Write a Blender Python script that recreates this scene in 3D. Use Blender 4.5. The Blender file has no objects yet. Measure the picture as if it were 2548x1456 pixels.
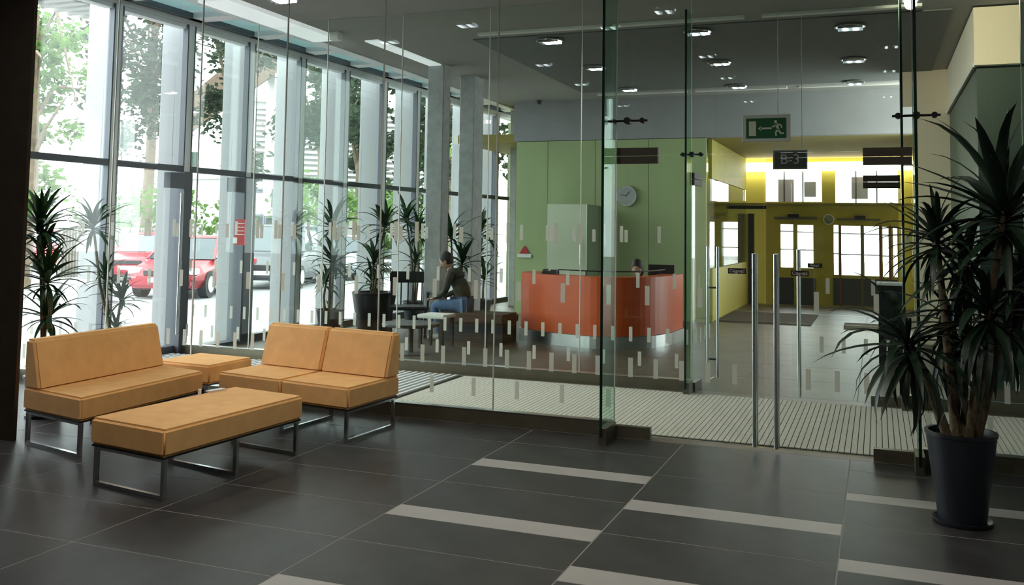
import bpy, bmesh, math, random
from mathutils import Vector, Matrix
random.seed(7)
S = bpy.context.scene
COL = S.collection
PI = math.pi
# ------------------------------------------------------------------ camera
H = 1.6
F, CY = 2348.1, 411.8                       # focal length and optical centre, in pixels of the 2548x1456 frame
def _rot():
    p, y, r = -.0684, -.3692, .0147
    cp, sp, cy, sy, cr, sr = math.cos(p), math.sin(p), math.cos(y), math.sin(y), math.cos(r), math.sin(r)
    Ry = Matrix(((cy, -sy, 0), (sy, cy, 0), (0, 0, 1)))
    B = Matrix(((1, 0, 0), (0, 0, -1), (0, 1, 0)))
    Rx = Matrix(((1, 0, 0), (0, cp, -sp), (0, sp, cp)))
    Rz = Matrix(((cr, -sr, 0), (sr, cr, 0), (0, 0, 1)))
    return Rz @ Rx @ B @ Ry
R = _rot()
cam = bpy.data.cameras.new('camera'); cam_o = bpy.data.objects.new('camera', cam); COL.objects.link(cam_o)
cam.sensor_width = 36; cam.lens = F / 2548 * 36; cam.shift_y = -(728 - CY) / 2548
cam.clip_start = .05; cam.clip_end = 400
m = Matrix((R[0], -R[1], -R[2])).transposed().to_4x4(); m.translation = (0, 0, H)
cam_o.matrix_world = m
S.camera = cam_o
# ------------------------------------------------------------------ world, light, exposure
SKY = 4.0
FILL_LAMP_W = 10        # power of each added fill lamp over the near foyer
W = bpy.data.worlds.new('world'); S.world = W; W.use_nodes = True
bg = W.node_tree.nodes['Background']; bg.inputs[0].default_value = (.93, .97, 1, 1); bg.inputs[1].default_value = SKY
S.view_settings.view_transform = 'Standard'; S.view_settings.look = 'None'
S.view_settings.gamma = 1; S.view_settings.use_curve_mapping = False
S.view_settings.exposure = 1.28
c = S.cycles
c.max_bounces = 7; c.diffuse_bounces = 4; c.glossy_bounces = 3; c.transmission_bounces = 4; c.transparent_max_bounces = 28
c.use_denoising = True; c.use_adaptive_sampling = True; c.adaptive_threshold = .02
c.sample_clamp_indirect = 6; c.caustics_reflective = False; c.caustics_refractive = False; c.blur_glossy = 1
# sky portals in the real openings (they only steer sampling)
def portal(loc, rot, sx, sy, name='sky_portal'):
    l = bpy.data.lights.new(name, 'AREA'); l.shape = 'RECTANGLE'; l.size = sx; l.size_y = sy; l.cycles.is_portal = True
    o = bpy.data.objects.new(name, l); COL.objects.link(o); o.location = loc; o.rotation_euler = rot
portal((-8.5, 12.9, 2.1), (PI / 2, 0, -PI / 2), 15, 4.2)
portal((-1, 22.8, 1.8), (-PI / 2, 0, 0), 3.6, 3.0)

# ------------------------------------------------------------------ helpers
def ray(x, y):
    return R.transposed() @ Vector(((x - 1274) / F, (y - CY) / F, 1))
def at(x, y, ax, v):
    d = ray(x, y); t = (v - (0, 0, H)[ax]) / d[ax]
    return Vector((0, 0, H)) + d * t
def fl(x, y, z=0): return at(x, y, 2, z)
def ay(x, y, Y): return at(x, y, 1, Y)
def ax(x, y, X): return at(x, y, 0, X)

MATS = {}
def mat(name, col, rough=.5, metal=0, noise=0, nscale=8, bump=0, bscale=60, emit=0, spec=.5, stretch=None, sheen=0, ecol=None):
    if name in MATS: return MATS[name]
    M = bpy.data.materials.new(name); M.use_nodes = True; nt = M.node_tree; N = nt.nodes; L = nt.links
    b = N['Principled BSDF']; b.inputs['Base Color'].default_value = (*col, 1); b.inputs['Roughness'].default_value = rough
    b.inputs['Metallic'].default_value = metal; b.inputs['Specular IOR Level'].default_value = spec
    if sheen: b.inputs['Sheen Weight'].default_value = sheen
    tc = N.new('ShaderNodeTexCoord'); mp = N.new('ShaderNodeMapping'); L.new(tc.outputs['Object'], mp.inputs[0])
    if stretch: mp.inputs['Scale'].default_value = stretch
    if noise:
        n = N.new('ShaderNodeTexNoise'); n.inputs['Scale'].default_value = nscale; n.inputs['Detail'].default_value = 5
        L.new(mp.outputs[0], n.inputs[0])
        r = N.new('ShaderNodeValToRGB'); r.color_ramp.elements[0].position = .3; r.color_ramp.elements[1].position = .72
        r.color_ramp.elements[0].color = (*[max(0, v * (1 - noise)) for v in col], 1)
        r.color_ramp.elements[1].color = (*[min(1, v * (1 + noise)) for v in col], 1)
        L.new(n.outputs[0], r.inputs[0]); L.new(r.outputs[0], b.inputs['Base Color'])
    if bump:
        n2 = N.new('ShaderNodeTexNoise'); n2.inputs['Scale'].default_value = bscale; n2.inputs['Detail'].default_value = 3
        L.new(mp.outputs[0], n2.inputs[0])
        bp = N.new('ShaderNodeBump'); bp.inputs['Strength'].default_value = bump; bp.inputs['Distance'].default_value = .01
        L.new(n2.outputs[0], bp.inputs['Height']); L.new(bp.outputs[0], b.inputs['Normal'])
    if emit:
        b.inputs['Emission Color'].default_value = (*(ecol or col), 1); b.inputs['Emission Strength'].default_value = emit
    MATS[name] = M
    return M
def glass_mat(name, tint, ior=1.5, rough=0, haze=0, hazecol=(.8, .85, .82), refl=1):
    if name in MATS: return MATS[name]
    M = bpy.data.materials.new(name); M.use_nodes = True; nt = M.node_tree; N = nt.nodes; L = nt.links
    N.remove(N['Principled BSDF']); out = N['Material Output']
    t = N.new('ShaderNodeBsdfTransparent'); t.inputs[0].default_value = (*tint, 1)
    g = N.new('ShaderNodeBsdfGlossy'); g.inputs['Roughness'].default_value = rough; g.inputs[0].default_value = (.9, .95, .93, 1)
    # Schlick reflectance, the same from both sides of the sheet
    ge = N.new('ShaderNodeNewGeometry'); dp = N.new('ShaderNodeVectorMath'); dp.operation = 'DOT_PRODUCT'
    L.new(ge.outputs['Incoming'], dp.inputs[0]); L.new(ge.outputs['Normal'], dp.inputs[1])
    def mth(op, a, b_=None):
        q = N.new('ShaderNodeMath'); q.operation = op
        for k_, v_ in enumerate((a, b_)):
            if v_ is None: continue
            if isinstance(v_, (int, float)): q.inputs[k_].default_value = v_
            else: L.new(v_, q.inputs[k_])
        return q.outputs[0]
    f0 = ((ior - 1) / (ior + 1)) ** 2
    ab = mth('ABSOLUTE', dp.outputs['Value']); pw = mth('POWER', mth('SUBTRACT', 1.0, ab), 5.0)
    fo = mth('MULTIPLY', mth('ADD', mth('MULTIPLY', pw, 1 - f0), f0), refl)
    mx = N.new('ShaderNodeMixShader'); L.new(fo, mx.inputs[0]); L.new(t.outputs[0], mx.inputs[1]); L.new(g.outputs[0], mx.inputs[2])
    last = mx
    if haze:
        d = N.new('ShaderNodeBsdfDiffuse'); d.inputs[0].default_value = (*hazecol, 1)
        m2 = N.new('ShaderNodeMixShader'); m2.inputs[0].default_value = haze
        L.new(mx.outputs[0], m2.inputs[1]); L.new(d.outputs[0], m2.inputs[2]); last = m2
    L.new(last.outputs[0], out.inputs[0])
    MATS[name] = M
    return M
def trans_mat(name, col, k=.6, see=0):
    """light-passing sheet: diffuse + translucent"""
    if name in MATS: return MATS[name]
    M = bpy.data.materials.new(name); M.use_nodes = True; nt = M.node_tree; N = nt.nodes; L = nt.links
    N.remove(N['Principled BSDF']); out = N['Material Output']
    d = N.new('ShaderNodeBsdfDiffuse'); d.inputs[0].default_value = (*col, 1)
    t = N.new('ShaderNodeBsdfTranslucent'); t.inputs[0].default_value = (*col, 1)
    mx = N.new('ShaderNodeMixShader'); mx.inputs[0].default_value = k
    L.new(d.outputs[0], mx.inputs[1]); L.new(t.outputs[0], mx.inputs[2])
    last = mx
    if see:
        tr = N.new('ShaderNodeBsdfTransparent'); m2 = N.new('ShaderNodeMixShader'); m2.inputs[0].default_value = see
        L.new(mx.outputs[0], m2.inputs[1]); L.new(tr.outputs[0], m2.inputs[2]); last = m2
    L.new(last.outputs[0], out.inputs[0]); MATS[name] = M
    return M

def wloc(o):
    v = Vector((0, 0, 0))
    while o is not None: v += o.location; o = o.parent
    return v
def props(o, label=None, cat=None, group=None, kind=None):
    if label: o['label'] = label
    if cat: o['category'] = cat
    if group: o['group'] = group
    if kind: o['kind'] = kind
    return o
def link(name, me, parent=None, world=True, **k):
    o = bpy.data.objects.new(name, me); COL.objects.link(o)
    if parent is not None:
        o.parent = parent
        if world: o.location = -wloc(parent)
    return props(o, **k)
def thing(name, label, cat, loc=(0, 0, 0), rz=0, group=None, kind=None):
    o = bpy.data.objects.new(name, None); COL.objects.link(o); o.empty_display_size = .1
    o.location = loc; o.rotation_euler = (0, 0, rz)
    return props(o, label, cat, group, kind)
class MB:
    def __init__(s): s.bm = bmesh.new()
    def prism(s, pts, z0, z1):
        """pts: plan outline (counter-clockwise), z0/z1 numbers"""
        a = [s.bm.verts.new((p[0], p[1], z0)) for p in pts]; b = [s.bm.verts.new((p[0], p[1], z1)) for p in pts]
        n = len(pts)
        for i in range(n): s.bm.faces.new((a[i], a[(i + 1) % n], b[(i + 1) % n], b[i]))
        s.bm.faces.new(b); s.bm.faces.new(list(reversed(a)))
        return s
    def box(s, x0, x1, y0, y1, z0, z1):
        if x0 > x1: x0, x1 = x1, x0
        if y0 > y1: y0, y1 = y1, y0
        if z0 > z1: z0, z1 = z1, z0
        return s.prism(((x0, y0), (x1, y0), (x1, y1), (x0, y1)), z0, z1)
    def beam(s, a, b, w, h=None, up=(0, 0, 1)):
        """bar of section w x h from a to b"""
        a, b = Vector(a), Vector(b); h = h or w; d = (b - a).normalized(); u = Vector(up)
        if abs(d.dot(u)) > .95: u = Vector((1, 0, 0))
        r = d.cross(u).normalized() * w / 2; v = r.cross(d).normalized() * h / 2
        q = [s.bm.verts.new(p + x) for p in (a, b) for x in (-r - v, r - v, r + v, -r + v)]
        for f in ((0, 1, 2, 3), (7, 6, 5, 4), (0, 4, 5, 1), (1, 5, 6, 2), (2, 6, 7, 3), (3, 7, 4, 0)): s.bm.faces.new([q[i] for i in f])
        return s
    def tube(s, pts, r, n=8, cap=True):
        pts = [Vector(p) for p in pts]; rr = r if isinstance(r, (list, tuple)) else [r] * len(pts); rings = []
        for i, p in enumerate(pts):
            d = (pts[min(i + 1, len(pts) - 1)] - pts[max(i - 1, 0)]).normalized()
            u = Vector((0, 0, 1)) if abs(d.z) < .9 else Vector((1, 0, 0))
            a = d.cross(u).normalized(); b = a.cross(d).normalized()
            rings.append([s.bm.verts.new(p + (a * math.cos(t) + b * math.sin(t)) * rr[i]) for t in [2 * PI * k / n for k in range(n)]])
        for A, B in zip(rings, rings[1:]):
            for k in range(n): s.bm.faces.new((A[k], A[(k + 1) % n], B[(k + 1) % n], B[k]))
        if cap:
            s.bm.faces.new(list(reversed(rings[0]))); s.bm.faces.new(rings[-1])
        return s
    def lathe(s, prof, cx=0, cy=0, n=32):
        rings = [[s.bm.verts.new((cx + r * math.cos(2 * PI * k / n), cy + r * math.sin(2 * PI * k / n), z)) for k in range(n)] for r, z in prof]
        for A, B in zip(rings, rings[1:]):
            for k in range(n): s.bm.faces.new((A[k], A[(k + 1) % n], B[(k + 1) % n], B[k]))
        s.bm.faces.new(list(reversed(rings[0]))); s.bm.faces.new(rings[-1])
        return s
    def build(s, name, material, parent=None, world=True, bevel=0, seg=2, smooth=False, sub=0, **k):
        bmesh.ops.recalc_face_normals(s.bm, faces=s.bm.faces)
        if bevel: bmesh.ops.bevel(s.bm, geom=list(s.bm.edges), offset=bevel, segments=seg, affect='EDGES', clamp_overlap=True)
        if smooth or (bevel and seg > 1):
            for f in s.bm.faces: f.smooth = True
            for e in s.bm.edges:
                if len(e.link_faces) == 2 and e.calc_face_angle(0) > .7: e.smooth = False
        me = bpy.data.meshes.new(name); s.bm.to_mesh(me); s.bm.free()
        if isinstance(material, (list, tuple)):
            for q in material: me.materials.append(q)
        else: me.materials.append(material)
        o = link(name, me, parent, world, **k)
        if bevel and seg > 1: o.modifiers.new('normals', 'WEIGHTED_NORMAL').keep_sharp = True
        if sub:
            md = o.modifiers.new('s', 'SUBSURF'); md.levels = md.render_levels = sub
        return o
def box(name, x0, x1, y0, y1, z0, z1, m, parent=None, bevel=0, seg=1, **k):
    return MB().box(x0, x1, y0, y1, z0, z1).build(name, m, parent, bevel=bevel, seg=seg, **k)
def copy_tree(o, parent=None):
    c_ = o.copy(); COL.objects.link(c_); c_.parent = parent
    for ch in o.children: copy_tree(ch, c_)
    return c_
def text(name, body, size, m, parent, loc, rot, depth=.001, align='CENTER'):
    cu = bpy.data.curves.new(name, 'FONT'); cu.body = body; cu.size = size; cu.extrude = depth; cu.align_x = align; cu.align_y = 'CENTER'
    t = bpy.data.objects.new(name, cu); COL.objects.link(t)
    dg = bpy.context.evaluated_depsgraph_get(); me = bpy.data.meshes.new_from_object(t.evaluated_get(dg))
    bpy.data.objects.remove(t)
    me.materials.clear(); me.materials.append(m)
    o = bpy.data.objects.new(name, me); COL.objects.link(o); o.parent = parent
    o.location = Vector(loc) - (wloc(parent) if parent else Vector((0, 0, 0))); o.rotation_euler = rot
    return o

# ------------------------------------------------------------------ materials
M_tile = mat('charcoal stone tile', (.040, .039, .040), .4, noise=.3, nscale=3.5, bump=.05, bscale=40, spec=.32)
M_strip = mat('pale stone strip', (.40, .39, .375), .45, noise=.06, nscale=5)
M_grout = mat('grout', (.30, .29, .26), .8)
M_ceil = mat('painted ceiling', (.33, .32, .30), .85, noise=.03, nscale=2)
M_ceil_d = mat('dark ceiling panel', (.15, .155, .155), .7, noise=.05)
M_plaster = mat('grey plaster', (.33, .335, .34), .85, noise=.05, nscale=3)
M_white = mat('white paint', (.78, .77, .74), .6)
M_cream = mat('cream plaster', (.93, .80, .62), .7)
M_green = mat('green panel', (.38, .47, .23), .55, noise=.08, nscale=2, stretch=(1, 1, .25))
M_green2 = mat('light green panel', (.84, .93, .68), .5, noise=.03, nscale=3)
M_dgreen = mat('dark green wall', (.14, .17, .07), .6, noise=.1)
M_teal = mat('dark teal wall', (.04, .065, .055), .5, noise=.1, nscale=2)
M_olive = mat('olive yellow paint', (.40, .36, .06), .6, noise=.08, nscale=3)
M_yellow = mat('yellow paint', (.72, .66, .13), .6)
M_conc = mat('concrete', (.42, .43, .42), .85, noise=.14, nscale=9, bump=.2, bscale=50)
M_brown = mat('dark brown wall', (.04, .031, .024), .95, noise=.1, spec=.05)
M_alu = mat('pale aluminium', (.80, .81, .83), .45, .1)
M_dalu = mat('dark grey frame', (.09, .10, .12), .45, .2)
M_steel = mat('brushed steel', (.62, .63, .63), .28, 1)
M_chrome = mat('chrome', (.62, .64, .66), .2, 1)
M_bar = mat('polished steel bar', (.85, .86, .86), .22, 1)
M_bronze = mat('dull bronze rail', (.13, .12, .085), .4, .5, noise=.1)
M_patch = mat('dark patch fitting', (.055, .042, .028), .5)
M_black = mat('black plastic', (.012, .012, .014), .45)
M_dmetal = mat('black metal', (.02, .02, .022), .4, .5)
M_suede = mat('tan orange suede', (.82, .47, .19), .85, noise=.07, nscale=9, bump=.12, bscale=220, spec=.2)
M_orange = mat('orange lacquer', (.66, .095, .014), .4, noise=.05)
M_pot = mat('dark blue grey pot', (.012, .015, .022), .4)
M_soil = mat('soil', (.03, .02, .013), .95, noise=.4, nscale=60)
M_leaf = mat('dracaena leaf', (.022, .065, .022), .5, noise=.35, nscale=5, spec=.25)
M_leaf2 = mat('pale leaf', (.08, .17, .04), .4, noise=.3, nscale=5)
M_leafd = mat('dark yucca leaf', (.008, .024, .011), .45, noise=.3, nscale=5)
M_cane = mat('cane bark', (.16, .12, .07), .85, noise=.35, nscale=20, bump=.4, bscale=60)
M_mat = mat('grey entrance matting', (.66, .65, .58), .9, noise=.25, nscale=90)
M_matd = mat('mat groove', (.05, .05, .048), .95)
M_mark = trans_mat('frosted film', (.80, .80, .73), .5, .32)
M_mark.use_backface_culling = False
M_glassA = glass_mat('clear green glass', (.955, .985, .965), 1.5, refl=.45)
M_glassW = glass_mat('window glass', (.97, .985, .985), 1.45)
M_edge = mat('glass edge', (.004, .022, .015), .3, spec=.2)
M_fin = glass_mat('green glass fin', (.80, .92, .86), 1.5, refl=.12)
M_asphalt = mat('pale asphalt', (.19, .188, .19), .9, noise=.12, nscale=2)
M_pave = mat('pale paving', (.30, .29, .27), .9, noise=.08, nscale=4)

# ------------------------------------------------------------------ floor
EX = [-8.62, -7.41, -6.2, -5.0, -3.8, -2.6, -1.39, -.195, 1.0, 2.2, 3.4]
floor = thing('floor', 'polished charcoal stone tile floor with pale strips running through the foyer', None, (0, 0, 0), kind='structure')
box('grout_bed', -8.7, 3.5, -3, 24.5, -.12, -.0007, M_grout, floor)
_tm = {}
def tile(x0, x1, y0, y1, m_, name='tile'):
    g = .0038
    key = (round(x1 - x0, 3), round(y1 - y0, 3), m_.name)
    if key not in _tm:
        b = MB().box(g, x1 - x0 - g, g, y1 - y0 - g, -.02, 0)
        bm = b.bm; bmesh.ops.recalc_face_normals(bm, faces=bm.faces)
        me = bpy.data.meshes.new(name); bm.to_mesh(me); bm.free(); me.materials.append(m_); _tm[key] = me
    o = bpy.data.objects.new(name, _tm[key]); COL.objects.link(o); o.parent = floor; o.location = (x0, y0, 0)
    return o
M_lobby = mat('lobby tile in yellow reflection', (.085, .068, .046), .42, noise=.25, nscale=3, bump=.05, bscale=40, spec=.32)  # brown tint puts the yellow walls' reflection into the charcoal tile
for i in range(len(EX) - 1):
    x0, x1 = EX[i], EX[i + 1]
    if x1 <= -6.3: start = 5.56
    ytop = 7.28
    if x0 < -2.7:
        rows = [(7.28 if k == 0 else round(6.76 - .6 * (k - 1), 3), round(6.76 - .6 * k, 3), 0) for k in range(0, 9)]
    elif x0 < -1.5:
        rows = [(7.28, 6.78, 0), (6.78, 6.23, 0)]
        for k in range(3):
            s = 6.23 - 1.215 * k
            rows += [(s, s - .2, 1), (s - .2, s - .66, 0), (s - .66, s - 1.215, 0)]
    elif x0 < -.3:
        rows = [(7.28, 6.3, 0), (6.3, 5.66, 0)]
        for k in range(3):
            s = 5.66 - 1.22 * k
            rows += [(s, s - .21, 1), (s - .21, s - .68, 0), (s - .68, s - 1.22, 0)]
    else:
        rows = [(7.28, 6.95, 0), (6.95, 6.36, 0)]
        for k in range(3):
            s = 6.36 - 1.29 * k
            rows += [(s, s - .18, 1), (s - .18, s - .68, 0), (s - .68, s - 1.29, 0)]
    for a, b_, st in rows: tile(x0, x1, b_, a, M_strip if st else M_tile, 'pale_strip' if st else 'tile')
    for k in range(3): tile(x0, x1, -1.9 + k * 1.2, -.7 + k * 1.2, M_tile)
    y = 9.78
    for k in range(13):
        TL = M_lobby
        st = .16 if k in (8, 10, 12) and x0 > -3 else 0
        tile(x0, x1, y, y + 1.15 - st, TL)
        if st: tile(x0, x1, y + 1.15 - st, y + 1.15, M_strip, 'pale_strip')
        y += 1.15
M_stone = mat('brown threshold stone', (.15, .13, .10), .45, noise=.15)
tile(-8.4, 3.4, 7.28, 7.44, M_stone, 'threshold'); tile(-8.4, 3.4, 9.56, 9.78, M_stone, 'threshold')

# entrance mat between the two glass walls
mt = thing('entrance_mat', 'pale grey ribbed entrance matting between the two glass walls', 'mat', (-.9, 8.5, 0))
box('mat_base', -4.22, 3.3, 7.46, 9.54, .0, .004, M_matd, mt)
b = MB(); x = -4.2
while x < 3.28:
    b.box(x, x + .038, 7.47, 9.53, .004, .010); x += .044
b.build('mat_ribs', M_mat, mt, kind='stuff')
gr = thing('floor_grate', 'steel bar floor grating at the window end of the entrance matting', 'grate', (-6.3, 8.5, 0))
box('grate_frame', -8.2, -4.24, 7.46, 9.54, .0, .003, M_matd, gr)
bar = MB().box(0, .034, 7.48, 9.52, .003, .02)
first = bar.build('grate_bar', M_alu, gr, world=False); first.location = (-8.15, 0, 0); first.location -= wloc(gr)
for k in range(1, 49):
    o = first.copy(); COL.objects.link(o); o.location.x += .08 * k

# ------------------------------------------------------------------ ceiling and shell
CZ = 4.1
ceiling = thing('ceiling', 'grey painted ceiling with dark panel field and linear lights over the foyer', None, (0, 0, CZ), kind='structure')
box('ceiling_slab', -6.97, 3.5, -3, 17.2, CZ, CZ + .25, M_ceil, ceiling)
box('ceiling_slab', -8.7, -6.97, -3, 4.85, CZ, CZ + .25, M_ceil, ceiling)
box('ceiling_slab', -6.97, -6.4, 17.2, 20.6, CZ, CZ + .25, M_ceil, ceiling)
box('ceiling_panel', -4.93, .8, 11.25, 16.2, CZ - .015, CZ, M_ceil_d, ceiling)
def strip_light(x0, x1, y0, y1, m_=M_white):
    box('linear_light', x0, x1, y0, y1, CZ - .03, CZ, m_, ceiling)
for (a, b_) in ((-4.72, -3.1), (-2.95, -1.4), (-1.2, .48)):
    strip_light(a, b_, 10.9, 10.99); strip_light(a, b_, 16.45, 16.55)
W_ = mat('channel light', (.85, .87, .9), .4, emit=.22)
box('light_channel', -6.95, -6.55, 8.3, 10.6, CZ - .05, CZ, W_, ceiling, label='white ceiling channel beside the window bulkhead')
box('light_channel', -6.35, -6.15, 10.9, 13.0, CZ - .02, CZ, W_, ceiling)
box('sensor_box', -6.52, -6.4, 10.3, 10.42, CZ - .1, CZ, M_white, ceiling)

wall_back = thing('wall_back', 'plain grey wall of the foyer behind the viewpoint', None, (-2, -3, 0), kind='structure')
box('wall_panel', -8.6, 3.5, -3.2, -3, 0, 4.4, M_plaster, wall_back)
wall_right = thing('wall_right', 'grey wall closing the right side of the foyer', None, (3.4, 4, 0), kind='structure')
box('wall_panel', 3.4, 3.6, -3, 11.2, 0, 4.4, M_plaster, wall_right)
wl2 = thing('wall_left', 'plain wall closing the foyer left of the viewpoint', None, (-8.6, 0, 0), kind='structure')
box('wall_panel', -8.7, -8.5, -3, 4.9, 0, 4.4, M_plaster, wl2)
# dark brown wall end at the far left
wall_left = thing('wall_left', 'dark brown wall end at the left edge beside the sofa', None, (-7, 5.3, 0), kind='structure')
MB().prism(((-8.2, 5.26), (-5.93, 5.26), (-5.95, 5.31), (-8.2, 5.31)), 0, 4.4).build('wall_panel', M_brown, wall_left)

# green wall behind the reception
YW = 17.16
wg = thing('wall_far', 'green panelled wall behind the reception desk with grey band above', None, (-4.7, YW, 0), kind='structure')
xs = [-6.55, -5.9, -4.95, -3.93, -2.87]
for a, b_ in zip(xs, xs[1:]): box('green_panel', a + .004, b_ - .004, YW, YW + .06, 0, 3.32, M_green, wg)
box('backing', -6.5, -2.9, YW + .04, YW + .12, 0, 3.3, M_dgreen, wg)
box('grey_band', -6.6, .74, YW - .02, YW + .2, 3.33, CZ, M_plaster, wg)
ws = thing('wall_recess', 'dark green recess wall left of the reception wall', None, (-6.6, 19, 0), kind='structure')
box('wall_panel', -6.6, -6.5, YW + .12, 20.4, 0, CZ, M_dgreen, ws)
box('wall_panel', -8.0, -6.5, 20.4, 20.6, 0, CZ, M_dgreen, ws)
# lower ceiling over the far lobby
box('lobby_soffit', -7.9, .74, YW + .2, 24.4, 3.33, 3.5, mat('olive soffit', (.32, .26, .06), .7), ceiling)

# concrete columns near the windows
def column(x0, x1, y0, y1, lab, z1=CZ + .05):
    t = thing('concrete_column', lab, 'column', ((x0 + x1) / 2, (y0 + y1) / 2, 0))
    box('shaft', x0, x1, y0, y1, 0, z1, M_conc, t, bevel=.012)
    return t
column(-6.37, -6.1, 12.85, 13.1, 'pale concrete column behind the seating area, left of the pair')
column(-6.33, -6.07, 13.95, 14.35, 'shaded concrete column behind the seating area, right of the pair')
column(-7.25, -6.95, 18.6, 18.85, 'narrow grey pillar beside the green wall corner')

# right hand block: cream bulkhead over dark teal wall
wr = thing('wall_block', 'dark teal wall under a cream bulkhead at the right', None, (1.9, 13, 0), kind='structure')
box('teal_wall', 1.03, 3.4, 11.3, 11.5, 0, 3.45, M_teal, wr)
box('side_wall', 1.03, 1.15, 11.5, 15.4, 0, 3.45, mat('grey green side wall', (.11, .13, .09), .6, noise=.1), wr)
box('bulkhead', 1.0, 1.44, 11.2, 15.4, 3.45, CZ - .02, M_cream, wr)
box('bulkhead_sun_line', .985, 1.0, 11.2, 15.4, 3.43, 3.47, M_white, wr)  # white strip painting the sunlit line along the lower edge
box('teal_fascia', 1.44, 3.4, 11.25, 11.5, 3.45, CZ, M_teal, wr)
wn = thing('wall_narrow', 'cream wall with a tall narrow window at the right', None, (.7, 15.5, 0), kind='structure')
box('wall_panel', .54, 1.15, 15.4, 15.45, 0, CZ, M_cream, wn)
box('wall_panel', .36, .54, 15.4, 15.45, 3.55, CZ, M_cream, wn)
box('window_frame', .36, .54, 15.45, 15.5, 2.66, 2.69, M_alu, wn)

# ------------------------------------------------------------------ window wall on the left
K = .0382
def wx(y, d=0): return -8.28 + K * (y - 8) - d          # d = distance outwards
MUL = [5.7 - .03, 6.07 + .0] 
MUL = [7.27 + 1.2 * k for k in range(-2, 12)]
GZ0, TZ, TOP = .1, 2.31, 4.16
def wbox(nm, y0, y1, d0, d1, z0, z1, m_, parent, **k):
    return MB().prism(((wx(y0, d1), y0), (wx(y0, d0), y0), (wx(y1, d0), y1), (wx(y1, d1), y1)), z0, z1).build(nm, m_, parent, **k)
for i in range(len(MUL) - 1):
    y0, y1 = MUL[i], MUL[i + 1]
    isdoor = (i == 4)
    w = thing('window_%d' % (i + 1), 'tall two-light window of the street facade, bay %d' % (i + 1), None, (wx((y0 + y1) / 2), (y0 + y1) / 2, 0), kind='structure')
    # mullion: pale post between two dark gaskets
    wbox('mullion', y0 - .05, y0 + .058, -.045, .035, 0, TOP, M_alu, w)
    wbox('mullion_gasket', y0 - .07, y0 - .05, -.05, .03, 0, TOP, M_dalu, w)
    wbox('mullion_gasket', y0 + .058, y0 + .078, -.05, .03, 0, TOP, M_dalu, w)
    wbox('transom', y0 + .07, y1 - .062, -.045, .03, TZ - .035, TZ + .04, M_dalu, w)
    wbox('head_frame', y0 + .07, y1 - .062, -.03, .09, TOP - .05, TOP, M_alu, w)
    wbox('upper_pane', y0 + .07, y1 - .062, .02, .03, TZ + .04, TOP - .05, M_glassW, w)
    if not isdoor:
        wbox('sill_frame', y0 + .07, y1 - .062, -.03, .09, 0, GZ0, M_dalu, w)
        wbox('lower_pane', y0 + .07, y1 - .062, .02, .03, GZ0, TZ - .035, M_glassW, w)
# lintel band over the windows (outside face)
tl = thing('trim_1', 'pale steel beam over the facade windows', None, (-8.2, 12, TOP), kind='structure')
wbox('lintel', 4.8, 20.4, -.05, .12, TOP, TOP + .12, M_alu, tl)
wbox('lintel_gasket', 4.8, 20.4, -.16, -.06, TOP + .06, TOP + .13, M_dalu, tl)
# coffers: cross beams and skylight panels between the facade and the inner band
for i, y0 in enumerate(MUL):
    MB().prism(((wx(y0), y0 - .12), (-7.38, y0 - .12), (-7.38, y0 + .12), (wx(y0), y0 + .12)), TOP + .06, TOP + .15).build('cross_beam', M_alu, tl)
    if i + 1 < len(MUL):
        y1 = MUL[i + 1]
        MB().prism(((wx(y0) - .1, y0), (-7.3, y0), (-7.3, y1), (wx(y1) - .1, y1)), TOP + .16, TOP + .17).build('skylight_panel', trans_mat('opal skylight', (.34, .42, .42), .5), tl)
box('inner_band', -7.4, -7.08, -3, 20.4, TOP + .02, TOP + .4, M_alu, tl)
box('inner_band_groove', -7.08, -7.02, -3, 20.4, TOP + .02, TOP + .3, M_dalu, tl)
box('inner_band', -7.02, -6.95, -3, 20.4, TOP - .07, TOP + .3, M_alu, tl)

# street door in the fourth bay
y0, y1 = MUL[4], MUL[5]
d1 = thing('door_1', 'glazed street door with dark grey frame in the window wall', None, (wx(y0), (y0 + y1) / 2, 0), kind='structure')
wbox('door_frame', y0 - .09, y0 + .05, -.10, .12, 0, TZ - .035, M_dalu, d1)
wbox('door_frame', y1 - .13, y1 + .11, -.10, .12, 0, TZ - .035, M_dalu, d1)
wbox('door_pane', y0 + .05, y1 - .13, .02, .03, .06, TZ - .035, M_glassW, d1)
wbox('door_sill', y0 - .05, y1 + .05, -.08, .12, 0, .05, M_dalu, d1)
wbox('door_closer', y0 - .38, y0 - .06, -.14, -.04, TZ - .25, TZ - .06, M_dalu, d1)
wbox('door_closer', y1 - .42, y1 - .1, -.14, -.04, TZ - .25, TZ - .06, M_dalu, d1)
MB().tube([(wx(y0 - .15, -.12), y0 - .15, .25), (wx(y0 - .15, -.12), y0 - .15, 2.0)], .016).build('door_handle', M_steel, d1)
# notices by the door
rn = thing('fire_notice', 'red fire instruction notice with white symbols on the door post', 'sign', (wx(y1), y1, 1.3))
M_red = mat('red enamel', (.5, .02, .03), .4)
def onpost(x0_, ya, x1_, yb, yy): 
    a = ay(x0_, ya, yy); b_ = ay(x1_, yb, yy); return a, b_
yy = 10.62
a, b_ = onpost(586, 546, 611, 610, yy)
box('notice_board', a.x, b_.x, yy - .01, yy, b_.z, a.z, M_red, rn)
for q in range(4): box('notice_line', a.x + .02, b_.x - .02, yy - .012, yy - .01, a.z - .06 - .05 * q, a.z - .05 - .05 * q, M_white, rn)
box('notice_symbol', a.x - .02, a.x + .05, yy - .014, yy - .01, b_.z + .02, b_.z + .1, M_white, rn)
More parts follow.
